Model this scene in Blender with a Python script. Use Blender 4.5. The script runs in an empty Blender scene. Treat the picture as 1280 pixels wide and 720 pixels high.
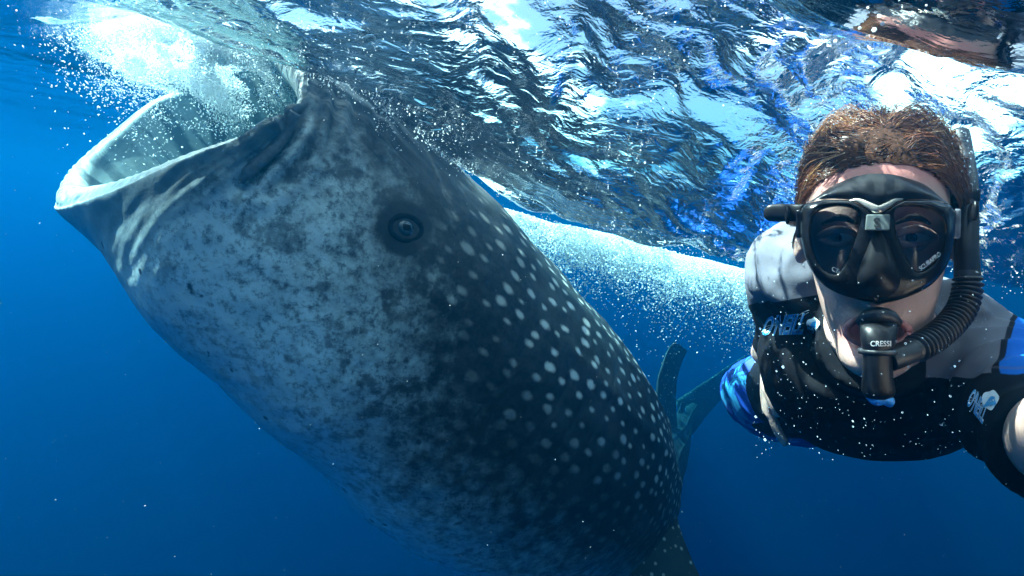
import bpy, bmesh, math, random
import numpy as np
from mathutils import Vector, Matrix
from mathutils.bvhtree import BVHTree

random.seed(7)
rng = np.random.default_rng(7)
S = bpy.context.scene
COL = S.collection

# ------------------------------------------------------------------ camera
W0, H0, FPX = 1280.0, 720.0, 711.0
CAM_Z = -0.34
PITCH, ROLL = math.radians(-5.6), math.radians(7.5)
cam_data = bpy.data.cameras.new('camera')
cam_data.sensor_width = 36.0
cam_data.lens = FPX / W0 * 36.0
cam_data.clip_start = 0.01
cam_data.clip_end = 2000
cam = bpy.data.objects.new('camera', cam_data)
COL.objects.link(cam)
CM = Matrix.Translation((0, 0, CAM_Z)) @ Matrix.Rotation(math.radians(90) + PITCH, 4, 'X') @ Matrix.Rotation(ROLL, 4, 'Z')
cam.matrix_world = CM
S.camera = cam
CR = np.array(CM.to_3x3())
CO = np.array(CM.translation)

# ------------------------------------------------------------------ sky, sun, exposure
SUN_EL, SUN_AZ = math.radians(56), math.radians(-82)   # azimuth from +Y towards +X
w = bpy.data.worlds.new('World'); S.world = w; w.use_nodes = True
nt = w.node_tree; bg = nt.nodes['Background']
sky = nt.nodes.new('ShaderNodeTexSky'); sky.sky_type = 'NISHITA'; sky.sun_disc = False
sky.sun_elevation = SUN_EL; sky.sun_rotation = SUN_AZ
sky.air_density = 1.0; sky.dust_density = 5; sky.ozone_density = 1.0
# broken cloud added over the whole sky, for white patches through the surface
tc = nt.nodes.new('ShaderNodeTexCoord'); mpw = nt.nodes.new('ShaderNodeMapping'); mpw.inputs['Scale'].default_value = (1, 1, 2.2)
cn = nt.nodes.new('ShaderNodeTexNoise'); cn.inputs['Scale'].default_value = 3.2; cn.inputs['Detail'].default_value = 8; cn.inputs['Roughness'].default_value = .58
cr_ = nt.nodes.new('ShaderNodeMapRange'); cr_.interpolation_type = 'SMOOTHSTEP'; cr_.inputs[1].default_value = .495; cr_.inputs[2].default_value = .57
cm = nt.nodes.new('ShaderNodeMix'); cm.data_type = 'RGBA'; cm.inputs[7].default_value = (14.0, 14.3, 14.8, 1)
nt.links.new(tc.outputs['Generated'], mpw.inputs[0]); nt.links.new(mpw.outputs[0], cn.inputs['Vector']); nt.links.new(cn.outputs[0], cr_.inputs[0])
nt.links.new(cr_.outputs[0], cm.inputs[0]); nt.links.new(sky.outputs[0], cm.inputs[6]); nt.links.new(cm.outputs[2], bg.inputs[0]); bg.inputs[1].default_value = 0.05
sd = bpy.data.lights.new('sun', 'SUN'); sd.energy = 5.0; sd.angle = math.radians(0.5); sd.color = (1.0, 0.96, 0.9)
sun = bpy.data.objects.new('sun', sd); COL.objects.link(sun)
sdir = Vector((math.sin(SUN_AZ) * math.cos(SUN_EL), math.cos(SUN_AZ) * math.cos(SUN_EL), math.sin(SUN_EL)))
sun.rotation_euler = sdir.to_track_quat('Z', 'Y').to_euler()
sun.location = (0, 0, 6)
S.view_settings.view_transform = 'Standard'; S.view_settings.look = 'None'
S.view_settings.exposure = EXPOSURE = 2.95
S.view_settings.gamma = 1
S.render.engine = 'CYCLES'
cy = S.cycles
cy.use_denoising = True
try:
    cy.denoiser = 'OPENIMAGEDENOISE'
    cy.denoising_input_passes = 'RGB_ALBEDO_NORMAL'
except Exception:
    pass
cy.max_bounces = 8; cy.diffuse_bounces = 3; cy.glossy_bounces = 4; cy.transmission_bounces = 6
cy.transparent_max_bounces = 12; cy.volume_bounces = 1
cy.caustics_reflective = False; cy.caustics_refractive = False
cy.sample_clamp_indirect = 6

# ------------------------------------------------------------------ helpers
def P(px, py, d):
    """world point that lies d metres in front of the camera along its axis, seen at photo pixel px, py"""
    v = np.array([(px - W0 / 2) / FPX * d, -(py - H0 / 2) / FPX * d, -d])
    return CR @ v + CO
def Pn(a):
    a = np.asarray(a, float)
    v = np.stack([(a[:, 0] - W0 / 2) / FPX * a[:, 2], -(a[:, 1] - H0 / 2) / FPX * a[:, 2], -a[:, 2]], 1)
    return v @ CR.T + CO
def proj(p):
    q = (np.atleast_2d(p) - CO) @ CR
    return np.stack([q[:, 0] / -q[:, 2] * FPX + 640, 360 - q[:, 1] / -q[:, 2] * FPX, -q[:, 2]], 1)

_perm = rng.permutation(256); _perm = np.concatenate([_perm, _perm, _perm])
_g3 = rng.normal(size=(256, 3)); _g3 /= np.linalg.norm(_g3, axis=1)[:, None]
def noise3(x, y, z):
    x, y, z = np.broadcast_arrays(np.asarray(x, float), np.asarray(y, float), np.asarray(z, float))
    xi, yi, zi = np.floor(x).astype(int), np.floor(y).astype(int), np.floor(z).astype(int)
    xf, yf, zf = x - xi, y - yi, z - zi
    u, v, w_ = [t * t * t * (t * (t * 6 - 15) + 10) for t in (xf, yf, zf)]
    out = 0
    for i in (0, 1):
        for j in (0, 1):
            for k in (0, 1):
                h = _perm[_perm[_perm[(xi + i) & 255] + ((yi + j) & 255)] + ((zi + k) & 255)]
                g = _g3[h]
                d = g[..., 0] * (xf - i) + g[..., 1] * (yf - j) + g[..., 2] * (zf - k)
                out = out + d * (u if i else 1 - u) * (v if j else 1 - v) * (w_ if k else 1 - w_)
    return out * 1.6
def sstep(a, b, x):
    t = np.clip((np.asarray(x, float) - a) / (b - a), 0, 1)
    return t * t * (3 - 2 * t)

def new_mesh(name, verts, faces, smooth=True):
    """faces: (n,3) or (n,4) array, or a list of arrays / lists"""
    me = bpy.data.meshes.new(name)
    verts = np.asarray(verts, np.float32)
    if isinstance(faces, np.ndarray):
        n, k = faces.shape
        me.vertices.add(len(verts)); me.vertices.foreach_set('co', verts.ravel())
        me.loops.add(n * k); me.loops.foreach_set('vertex_index', faces.astype(np.int32).ravel())
        me.polygons.add(n)
        me.polygons.foreach_set('loop_start', np.arange(0, n * k, k, dtype=np.int32))
        me.polygons.foreach_set('loop_total', np.full(n, k, np.int32))
        me.update(calc_edges=True); me.validate()
    else:
        me.from_pydata([tuple(map(float, v)) for v in verts], [], [tuple(int(i) for i in f) for f in faces])
        me.update()
    if smooth and len(me.polygons):
        me.polygons.foreach_set('use_smooth', np.ones(len(me.polygons), bool))
    return me
def attr(me, name, vals, typ='FLOAT'):
    a = me.attributes.new(name, typ, 'POINT')
    vals = np.asarray(vals, np.float32)
    a.data.foreach_set({'FLOAT': 'value', 'FLOAT_VECTOR': 'vector', 'FLOAT_COLOR': 'color'}[typ], vals.ravel())
def link(name, me, mat=None, parent=None, **props):
    o = bpy.data.objects.new(name, me)
    COL.objects.link(o)
    if mat is not None:
        for m in (mat if isinstance(mat, (list, tuple)) else [mat]): me.materials.append(m)
    if parent is not None:
        o.parent = parent
        o.matrix_parent_inverse = Matrix.Translation(-parent.location) if parent.type == 'EMPTY' else parent.matrix_basis.inverted()
    for k, v in props.items(): o[k] = v
    return o
def empty(name, loc, **props):
    o = bpy.data.objects.new(name, None); COL.objects.link(o)
    o.location = [float(v) for v in loc]
    for k, v in props.items(): o[k] = v
    return o
def grid_faces(nr, nc, wrap_c=False, wrap_r=False, flip=False):
    r = np.arange(nr if wrap_r else nr - 1); c = np.arange(nc if wrap_c else nc - 1)
    R, C = np.meshgrid(r, c, indexing='ij')
    R2, C2 = (R + 1) % nr, (C + 1) % nc
    f = np.stack([R * nc + C, R * nc + C2, R2 * nc + C2, R2 * nc + C], -1).reshape(-1, 4)
    return f[:, ::-1].copy() if flip else f
def crom(ctrl, t, closed=False):
    """Catmull-Rom through ctrl (n, ...) at parameters t in [0, n-1] (or [0, n) closed)"""
    ctrl = np.asarray(ctrl, float); n = len(ctrl)
    t = np.asarray(t, float); i = np.floor(t).astype(int)
    if not closed: i = np.clip(i, 0, n - 2)
    f = (t - i).reshape((-1,) + (1,) * (ctrl.ndim - 1))
    if closed:
        a, b, c, d = [ctrl[(i + k) % n] for k in (-1, 0, 1, 2)]
    else:
        ext = np.concatenate([[2 * ctrl[0] - ctrl[1]], ctrl, [2 * ctrl[-1] - ctrl[-2]]])
        a, b, c, d = [ext[i + k] for k in (0, 1, 2, 3)]
    return 0.5 * (2 * b + (c - a) * f + (2 * a - 5 * b + 4 * c - d) * f ** 2 + (3 * b - a - 3 * c + d) * f ** 3)
def unit(v):
    v = np.asarray(v, float); return v / (np.linalg.norm(v, axis=-1, keepdims=True) + 1e-12)
def tube(path, rad, nseg=12, squash=None, up=None, caps=True, nring=None):
    """tube through path points with a radius each; squash = (a, b) factors on the two section axes"""
    path = np.asarray(path, float); rad = np.broadcast_to(np.asarray(rad, float), (len(path),))
    if nring:
        t = np.linspace(0, len(path) - 1, nring)
        path = crom(path, t); rad = crom(rad[:, None], t)[:, 0]
    T = unit(np.gradient(path, axis=0))
    n = len(path)
    u0 = np.array(up if up is not None else (0, 0, 1.0))
    if abs(np.dot(u0, T[0])) > .95: u0 = np.array((1.0, 0, 0))
    U = np.zeros_like(path); prev = u0
    for i in range(n):
        if up is not None: prev = u0
        q = prev - T[i] * np.dot(prev, T[i]); U[i] = unit(q); prev = U[i]
    V = np.cross(T, U)
    a = np.linspace(0, 2 * np.pi, nseg, endpoint=False)
    sa, sb = squash or (1, 1)
    v = path[:, None] + rad[:, None, None] * (np.cos(a)[None, :, None] * U[:, None] * sa + np.sin(a)[None, :, None] * V[:, None] * sb)
    v = v.reshape(-1, 3); f = grid_faces(n, nseg, wrap_c=True)
    if caps:
        c0, c1 = len(v), len(v) + 1
        v = np.vstack([v, path[0], path[-1]])
        k = np.arange(nseg); k2 = (k + 1) % nseg
        f = [tuple(x) for x in f] + [(c0, int(j2), int(j)) for j, j2 in zip(k, k2)] + [(c1, int((n - 1) * nseg + j), int((n - 1) * nseg + j2)) for j, j2 in zip(k, k2)]
        return v, f
    return v, f
def join(parts):
    vs, fs, o = [], [], 0
    for v, f in parts:
        vs.append(np.asarray(v, float)); fs += [tuple(int(i) + o for i in q) for q in f]; o += len(v)
    return np.vstack(vs), fs
def ball(c, r, nu=16, nv=10, axes=None):
    c = np.asarray(c, float); r = np.broadcast_to(np.asarray(r, float), (3,))
    th = np.linspace(0, np.pi, nv + 1)[1:-1]; ph = np.linspace(0, 2 * np.pi, nu, endpoint=False)
    v = [(0, 0, 1)] + [(math.sin(t) * math.cos(p), math.sin(t) * math.sin(p), math.cos(t)) for t in th for p in ph] + [(0, 0, -1)]
    v = np.array(v) * r
    if axes is not None: v = v @ np.asarray(axes)
    v = v + c; f = []
    for j in range(nu): f.append((0, 1 + j, 1 + (j + 1) % nu))
    for i in range(nv - 2):
        for j in range(nu):
            a = 1 + i * nu + j; b = 1 + i * nu + (j + 1) % nu
            f.append((a, a + nu, b + nu, b))
    L = len(v) - 1; o = 1 + (nv - 2) * nu
    for j in range(nu): f.append((L, o + (j + 1) % nu, o + j))
    return v, f

# ------------------------------------------------------------------ material helpers
class NT:
    def __init__(s, name):
        s.m = bpy.data.materials.new(name); s.m.use_nodes = True
        s.t = s.m.node_tree; s.t.nodes.clear()
        s.out = s.t.nodes.new('ShaderNodeOutputMaterial')
    def n(s, typ, ins=None, **kw):
        nd = s.t.nodes.new(typ)
        for k, v in kw.items(): setattr(nd, k, v)
        for k, v in (ins or {}).items():
            if isinstance(v, bpy.types.NodeSocket): s.t.links.new(v, nd.inputs[k])
            else: nd.inputs[k].default_value = v
        return nd
    def math(s, op, a, b=None, c=None, clamp=False):
        nd = s.t.nodes.new('ShaderNodeMath'); nd.operation = op; nd.use_clamp = clamp
        for i, v in enumerate((a, b, c)):
            if v is None: continue
            if isinstance(v, bpy.types.NodeSocket): s.t.links.new(v, nd.inputs[i])
            else: nd.inputs[i].default_value = v
        return nd.outputs[0]
    def ramp(s, fac, stops, interp='LINEAR'):
        nd = s.n('ShaderNodeValToRGB', {0: fac}); e = nd.color_ramp.elements; nd.color_ramp.interpolation = interp
        while len(e) > 1: e.remove(e[-1])
        for i, (p, c) in enumerate(stops):
            if not hasattr(c, '__len__'): c = (c, c, c)
            if i == 0: el = e[0]; el.position = p
            else: el = e.new(p)
            el.color = (*c[:3], 1)
        return nd.outputs[0]
    def smooth(s, x, a, b):
        nd = s.n('ShaderNodeMapRange', {0: x, 1: a, 2: b, 3: 0.0, 4: 1.0}, interpolation_type='SMOOTHSTEP'); return nd.outputs[0]
    def mix(s, fac, a, b, mode='MIX'):
        nd = s.n('ShaderNodeMix', data_type='RGBA', blend_type=mode)
        for k, v in ((0, fac), (6, a), (7, b)):
            if isinstance(v, bpy.types.NodeSocket): s.t.links.new(v, nd.inputs[k])
            else:
                if k and not (hasattr(v, '__len__') and len(v) == 4): v = (*(v if hasattr(v, '__len__') else (v, v, v)), 1)
                nd.inputs[k].default_value = v
        return nd.outputs[2]
    def pos(s): return s.n('ShaderNodeNewGeometry').outputs['Position']
    def attr(s, name, out='Fac'): return s.n('ShaderNodeAttribute', attribute_name=name).outputs[out]
    def noise(s, vec, scale, detail=4, rough=.55, dist=0.0, out=0):
        return s.n('ShaderNodeTexNoise', {'Vector': vec, 'Scale': scale, 'Detail': detail, 'Roughness': rough, 'Distortion': dist}).outputs[out]
    def bump(s, h, strength=.5, dist=.01, normal=None):
        i = {'Height': h, 'Strength': strength, 'Distance': dist}
        if normal is not None: i['Normal'] = normal
        return s.n('ShaderNodeBump', i).outputs[0]
    def bsdf(s, color, rough=.5, normal=None, spec=.5, **kw):
        i = {'Base Color': color if isinstance(color, bpy.types.NodeSocket) else (*color, 1), 'Roughness': rough, 'Specular IOR Level': spec}
        i.update(kw)
        if normal is not None: i['Normal'] = normal
        b = s.n('ShaderNodeBsdfPrincipled', i)
        s.t.links.new(b.outputs[0], s.out.inputs[0]); return b
def plain(name, color, rough=.5, var=.15, scale=60, bumpd=.0006, spec=.5, **kw):
    """one base colour with fine mottling and relief in object space"""
    t = NT(name); p = t.n('ShaderNodeTexCoord').outputs['Object']
    n = t.noise(p, scale, 5, .6)
    c = t.mix(t.smooth(n, .3, .7), tuple(v * (1 - var) for v in color), tuple(min(1, v * (1 + var)) for v in color))
    t.bsdf(c, rough, t.bump(n, .5, bumpd), spec, **kw)
    return t.m
# ------------------------------------------------------------------ sea water volume (the medium round everything)
t = NT('sea_water')
pv = t.n('ShaderNodeVolumePrincipled', {'Color': (0.001, 0.096, 0.220, 1), 'Density': 0.33, 'Anisotropy': 0.88, 'Absorption Color': (0.0, 0.57, 0.82, 1)})
t.t.links.new(pv.outputs[0], t.out.inputs[1])
bx = 70.0; zt, zb = 0.34, -45.0
v = [(x, y, z) for x in (-bx, bx) for y in (-bx, bx) for z in (zb, zt)]
f = [(0, 1, 3, 2), (4, 6, 7, 5), (0, 4, 5, 1), (2, 3, 7, 6), (0, 2, 6, 4), (1, 5, 7, 3)]
link('haze', new_mesh('haze', v, f, False), t.m, kind='stuff', label='blue sea water that fades far things away')

# ------------------------------------------------------------------ sea surface
def seg_dist(x, y, a, b):
    d = np.array(b) - np.array(a); L2 = d @ d
    tt = np.clip(((x - a[0]) * d[0] + (y - a[1]) * d[1]) / L2, 0, 1)
    return np.hypot(x - a[0] - tt * d[0], y - a[1] - tt * d[1])
shk_a, shk_b = P(350, 55, 1.7), P(620, 280, 2.1)      # where the shark's head meets the surface
head_p = P(1095, 150, .64)
tr_a, tr_b = P(930, 20, .5), P(1500, 130, .45)
wl = [P(585, 226, 2.35), P(940, 322, 1.75), P(1420, 385, 1.35)]          # bottom of the wave trough between the shark and the snorkeller
tl = [P(850, -40, .56), P(1080, 55, .50), P(1300, 90, .46), P(1560, 110, .45)]   # a smooth near swell whose underside mirrors the snorkeller
mound_a, mound_b = P(275, 60, 1.8), P(375, 70, 1.66)
def rough_mask(x, y):
    m = .25 + .75 * sstep(-1.15, -.35, x - .15 * y)
    m = m * (1 - .92 * np.exp(-(np.minimum(seg_dist(x, y, tl[1][:2] - np.array([0, .09]), tl[2][:2] - np.array([0, .09])), seg_dist(x, y, tl[2][:2] - np.array([0, .09]), tl[3][:2] - np.array([0, .09]))) / .13) ** 4))
    c_ = P(650, 170, 1.7)
    m = m * (1 - .5 * np.exp(-(((x - c_[0]) / .45) ** 2 + ((y - c_[1]) / .7) ** 2)))
    return m
def surf_z(x, y):
    r = np.hypot(x, y)
    far = 1 / (1 + (r / 5.0) ** 2)
    z = .05 * noise3(x * .55 + 3.1, y * .55, 1.3) + .12 * noise3(x * .12, y * .12, 7.3) * sstep(3, 12, r)
    z = z + .13 * np.exp(-(seg_dist(x, y, shk_a[:2], shk_b[:2]) / .42) ** 2) * sstep(2.6, 1.2, y)
    z = z - .05 * np.exp(-(((x - head_p[0]) ** 2 + (y - head_p[1]) ** 2) / .35 ** 2))
    for (a_, b_, s0, s1) in ((wl[0], wl[1], 0., 1.), (wl[1], wl[2], 1., 1.)):
        dx, dy = b_[0] - a_[0], b_[1] - a_[1]
        tt_ = np.clip(((x - a_[0]) * dx + (y - a_[1]) * dy) / (dx * dx + dy * dy), 0, 1)
        dd = np.hypot(x - a_[0] - tt_ * dx, y - a_[1] - tt_ * dy)
        side = (x - a_[0]) * dy - (y - a_[1]) * dx          # > 0 on the camera's side
        g0 = np.where(side > 0, np.clip(1 - dd / (1.25 + 1.3 * (1 - np.clip(tt_ + s0, 0, 1))), 0, 1) ** 1.25, np.exp(-(dd / .28) ** 2))
        g = g0 * np.where(tt_ + s0 >= 1, 1, sstep(-.1, .35, tt_ + s0))
        g = g * (1 - .75 * np.exp(-(((x - head_p[0]) ** 2 + (y - head_p[1]) ** 2) / .30 ** 2)))
        z = z * (1 - g) + g * (a_[2] + (b_[2] - a_[2]) * tt_)
    g = .97 * np.exp(-(seg_dist(x, y, mound_a[:2], mound_b[:2]) / .31) ** 3)      # the bow wave heaped over the shark's upper jaw
    z = z * (1 - g) + g * .15
    for i_, (a_, b_) in enumerate(zip(tl[:-1], tl[1:])):
        dx, dy = b_[0] - a_[0], b_[1] - a_[1]
        tt_ = np.clip(((x - a_[0]) * dx + (y - a_[1]) * dy) / (dx * dx + dy * dy), 0, 1)
        dd = np.hypot(x - a_[0] - tt_ * dx, y - a_[1] - tt_ * dy)
        side = (x - a_[0]) * dy - (y - a_[1]) * dx
        g = np.exp(-(dd / np.where(side > 0, .20, .055)) ** 2) * (sstep(0, .9, tt_) if i_ == 0 else 1)
        z = z * (1 - g) + g * (a_[2] + (b_[2] - a_[2]) * tt_)
    m = rough_mask(x, y)
    # flow-aligned coordinates: ripples are drawn out along the shark's back
    c, s_ = math.cos(.85), math.sin(.85)
    wx, wy = .14 * noise3(x * 2.6, y * 2.6, 4.1) + .03 * noise3(x * 9, y * 9, 1.1), .14 * noise3(x * 2.6, y * 2.6, 9.1) + .03 * noise3(x * 9, y * 9, 6.1)
    X, Y = x + wx, y + wy
    u, v_ = X * c + Y * s_, -X * s_ + Y * c
    z = z + m * .055 * noise3(u * 2.6, v_ * 4.6, 2.2)
    n2 = 1 - 2 * np.abs(noise3(u * 4.6 + 8, v_ * 9.0, 5.5))
    z = z + m * far ** .5 * .017 * n2
    z = z + m * far ** .5 * 0.011 * noise3(u * 12, v_ * 26, 8.5)
    z = z + m * far * 0.004 * noise3(X * 48, Y * 52, 3.5)
    return z
def axis(lo, hi, fine_lo, fine_hi, h, g=1.045):
    mid = np.arange(fine_lo, fine_hi, h)
    out = [mid]
    a = [fine_hi]; st = h
    while a[-1] < hi: st *= g; a.append(a[-1] + st)
    b = [fine_lo - h]; st = h
    while b[-1] > lo: st *= g; b.append(b[-1] - st)
    return np.concatenate([np.array(b)[::-1], mid, np.array(a)])
gx = axis(-60, 60, -1.6, 1.5, .0075); gy = axis(-60, 60, .05, 2.6, .0075)
GX, GY = np.meshgrid(gx, gy, indexing='ij')
GZ = surf_z(GX, GY)
verts = np.stack([GX, GY, GZ], -1).reshape(-1, 3)
sm = new_mesh('sea_surface', verts, grid_faces(len(gx), len(gy), flip=True))
def foam_mask(x, y):
    q = proj(P(215, 70, 1.75)); c1 = P(250, 65, 1.75); c2 = P(330, 50, 1.75)
    m = np.exp(-(((x - c1[0]) / .26) ** 2 + ((y - c1[1]) / .30) ** 2))
    m = np.maximum(m, .9 * np.exp(-(seg_dist(x, y, c2[:2], P(600, 200, 1.9)[:2]) / .22) ** 2))
    m = np.maximum(m, .62 * np.exp(-(seg_dist(x, y, wl[0][:2], wl[1][:2]) / .16) ** 2))
    m = np.maximum(m, .8 * np.exp(-(((x - head_p[0]) ** 2 + (y - head_p[1]) ** 2) / .2 ** 2)))
    return m
fm = foam_mask(verts[:, 0], verts[:, 1])
attr(sm, 'foam', fm); attr(sm, 'rough', rough_mask(verts[:, 0], verts[:, 1]))
t = NT('sea_surface')
pos = t.pos()
mp = t.n('ShaderNodeMapping', {'Vector': pos, 'Rotation': (0, 0, -.85), 'Scale': (1, 1.7, 1)}).outputs[0]
n1 = t.noise(mp, 19, 3, .5, .9)
n2 = t.noise(mp, 90, 3, .6, .4)
hgt = t.math('ADD', t.math('MULTIPLY', n1, 1.0), t.math('MULTIPLY', n2, .16))
hgt = t.math('MULTIPLY', hgt, t.attr('rough'))
bmp = t.bump(hgt, 1.0, .0095)
fr = t.n('ShaderNodeFresnel', {'IOR': 1.333, 'Normal': bmp}).outputs[0]
tr0 = t.n('ShaderNodeBsdfTransparent', {0: (.98, .99, 1, 1)})
tr = tr0
gl = t.n('ShaderNodeBsdfGlossy', {'Color': (.95, .97, 1, 1), 'Roughness': .02, 'Normal': bmp})
mx = t.n('ShaderNodeMixShader', {0: fr, 1: tr.outputs[0], 2: gl.outputs[0]})
# foam lying on the surface: lacy patches where the attribute says so
v1 = t.n('ShaderNodeTexVoronoi', {'Vector': mp, 'Scale': 38, 'Detail': 2, 'Randomness': 1}, feature='DISTANCE_TO_EDGE').outputs[0]
nn = t.noise(mp, 16, 6, .72, 1.2)
nn = t.math('ADD', nn, t.math('MULTIPLY', t.smooth(v1, .12, 0.0), .10))
thr = t.math('SUBTRACT', 1.0, t.math('MULTIPLY', t.attr('foam'), .62))
fmask = t.smooth(t.math('SUBTRACT', nn, thr), -.02, .05)
fd = t.n('ShaderNodeBsdfDiffuse', {0: (.82, .85, .86, 1), 'Normal': bmp})
ft = t.n('ShaderNodeBsdfTranslucent', {0: (.82, .85, .86, 1)})
fo = t.n('ShaderNodeMixShader', {0: .6, 1: fd.outputs[0], 2: ft.outputs[0]})
fin = t.n('ShaderNodeMixShader', {0: fmask, 1: mx.outputs[0], 2: fo.outputs[0]})
t.t.links.new(fin.outputs[0], t.out.inputs[0])
link('sea_surface', sm, t.m, kind='structure', label='rippled sea surface seen from below')
# ------------------------------------------------------------------ whale shark
NA = 16
rim = Pn([(78,243,1.62),(112,239,1.47),(165,223,1.36),(240,193,1.28),(315,168,1.27),(352,150,1.31),(377,122,1.40),(373,85,1.52),
          (352,54,1.70),(340,50,1.85),(325,60,2.0),(300,80,2.1),(262,105,2.18),(196,128,2.14),(138,172,2.0),(92,212,1.82)])
rc = rim.mean(0)
st = [  # V px, V py, D px, D py, depth of centre, half width, squareness
    (205, 372, 505, 138, 1.76, .51),
    (285, 448, 592, 226, 1.84, .53),
    (370, 522, 670, 308, 1.97, .54),
    (456, 610, 746, 390, 2.14, .53),
    (558, 668, 792, 458, 2.40, .50),
    (656, 698, 804, 522, 2.85, .44),
    (728, 688, 802, 550, 3.45, .37),
    (785, 640, 818, 540, 4.5, .31),
    (820, 600, 845, 528, 5.9, .22),
    (845, 548, 862, 510, 7.4, .12),
    (866, 515, 874, 500, 8.6, .05),
]
Cs = np.array([P((a + c) / 2, (b + d) / 2, z) for a, b, c, d, z, _ in st])
As = np.array([(P(c, d, z) - P(a, b, z)) / 2 for a, b, c, d, z, _ in st])
Ts = unit(np.gradient(np.vstack([rc[None], Cs]), axis=0))[1:]
ang = np.arange(NA) / NA * 2 * np.pi
rings = []
for C, A, T, s_ in zip(Cs, As, Ts, st):
    A = A - T * np.dot(A, T) * .6
    B = unit(np.cross(A, T)); 
    if np.dot(B, CO - C) < 0: B = -B
    B = B * s_[5]
    ca, sa = np.cos(ang), np.sin(ang)
    k = .88                                       # a little fuller than an ellipse
    ca2, sa2 = np.sign(ca) * np.abs(ca) ** k, np.sign(sa) * np.abs(sa) ** k
    rings.append(C - ca2[:, None] * A + sa2[:, None] * B)
ax0 = unit(Cs[0] - rc)
lipn = []
for k in range(NA):                               # outward direction at the rim
    o = rim[k] - rc; o = o - ax0 * np.dot(o, ax0); lipn.append(unit(o))
lipn = np.array(lipn)
pre = [rc + (rim - rc) * .05 + ax0 * 1.25, rc + (rim - rc) * .35 + ax0 * 1.05, rc + (rim - rc) * .72 + ax0 * .62, rc + (rim - rc) * .88 + ax0 * .30,
       rim - lipn * .055 + ax0 * .10, rim - lipn * .060 + ax0 * .025, rim - lipn * .012 - ax0 * .006, rim + lipn * .028 + ax0 * .012, rim * .86 + rings[0] * .14 + lipn * .040]
ctrl = np.array(pre + rings)
NP = len(pre)
# along: dense where it is near
tt = np.concatenate([np.linspace(0, NP - 1, 90, endpoint=False), np.linspace(NP - 1, NP + 5, 300, endpoint=False), np.linspace(NP + 5, len(ctrl) - 1, 110)])
NAD = 420
ta = np.linspace(0, NA, NAD, endpoint=False)
along = crom(ctrl, tt)                              # (nt, NA, 3)
body = crom(np.transpose(along, (1, 0, 2)), ta, closed=True)   # (NAD, nt, 3)
body = np.transpose(body, (1, 0, 2))
nt_, na_ = body.shape[:2]
th = ta / NA * 2 * np.pi                            # 0 ventral, pi dorsal
sl = np.concatenate([[0], np.cumsum(np.linalg.norm(np.diff(body.mean(1), axis=0), axis=1))])
i0 = np.argmin(np.abs(tt - (NP - 2)))
sl = sl - sl[i0]
SLg = np.repeat(sl[:, None], na_, 1)
gir = np.linalg.norm(body - body.mean(1, keepdims=True), axis=2).mean(1)
TH = np.repeat(th[None], nt_, 0)
ARC = (TH - np.pi) * np.clip(gir, .1, 1)[:, None]
TT = np.repeat(tt[:, None], na_, 1)
# surface normals for displacement
def gnormals(g):
    du = np.gradient(g, axis=0); dv = np.roll(g, -1, 1) - np.roll(g, 1, 1)
    n = unit(np.cross(dv, du)); c = g.mean(1, keepdims=True)
    sgn = np.sign(np.sum(n * (g - c), -1))
    ref = np.sign(np.median(sgn[len(g) // 2]))
    return n * ref
N = gnormals(body)
outer = sstep(NP - 2.2, NP - 1.2, TT)
# lip stripes / folds round the mouth rim, gill slits, keels along the flank, soft flesh undulation
lipz = np.exp(-((TT - (NP - 2.6)) / 1.1) ** 2)
disp = lipz * (.0008 + .0040 * np.exp(-((np.minimum(TH, 2*np.pi-TH)) / .45) ** 2)) * np.sin(TH * 88 + 7 * noise3(TH * 5, TT, 0)) * sstep(0, .3, np.abs(noise3(TH * 4, 3.3, 1)) + .1)
disp = disp + outer * .010 * noise3(SLg * 4.5, ARC * 3, 1.0) + outer * .003 * noise3(SLg * 16, ARC * 14, 4.0)
# fine pleats fanning back from the upper jaw
fan = sstep(5.0, 7.2, TH / (2 * np.pi) * NA) * sstep(9.6, 8.4, TH / (2 * np.pi) * NA)
disp = disp + fan * outer * .010 * sstep(.65, .15, SLg) * np.clip(np.sin(TH * 60 + 3 * noise3(SLg * 4, TH * 4, 2)), -.2, 1)
# gill slits
for k in range(5):
    s0 = 1.02 + .085 * k
    g = np.exp(-((SLg - s0 - .05 * np.sin(TH * 2)) / .007) ** 2) * sstep(1.25, 1.6, TH) * sstep(2.7, 2.4, TH)
    disp = disp - .004 * g
# two keels on the back, running lengthways
for a0 in (2.35, 2.75):
    disp = disp + .008 * np.exp(-((TH - a0) / .06) ** 2) * sstep(.7, 1.3, SLg)
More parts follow.
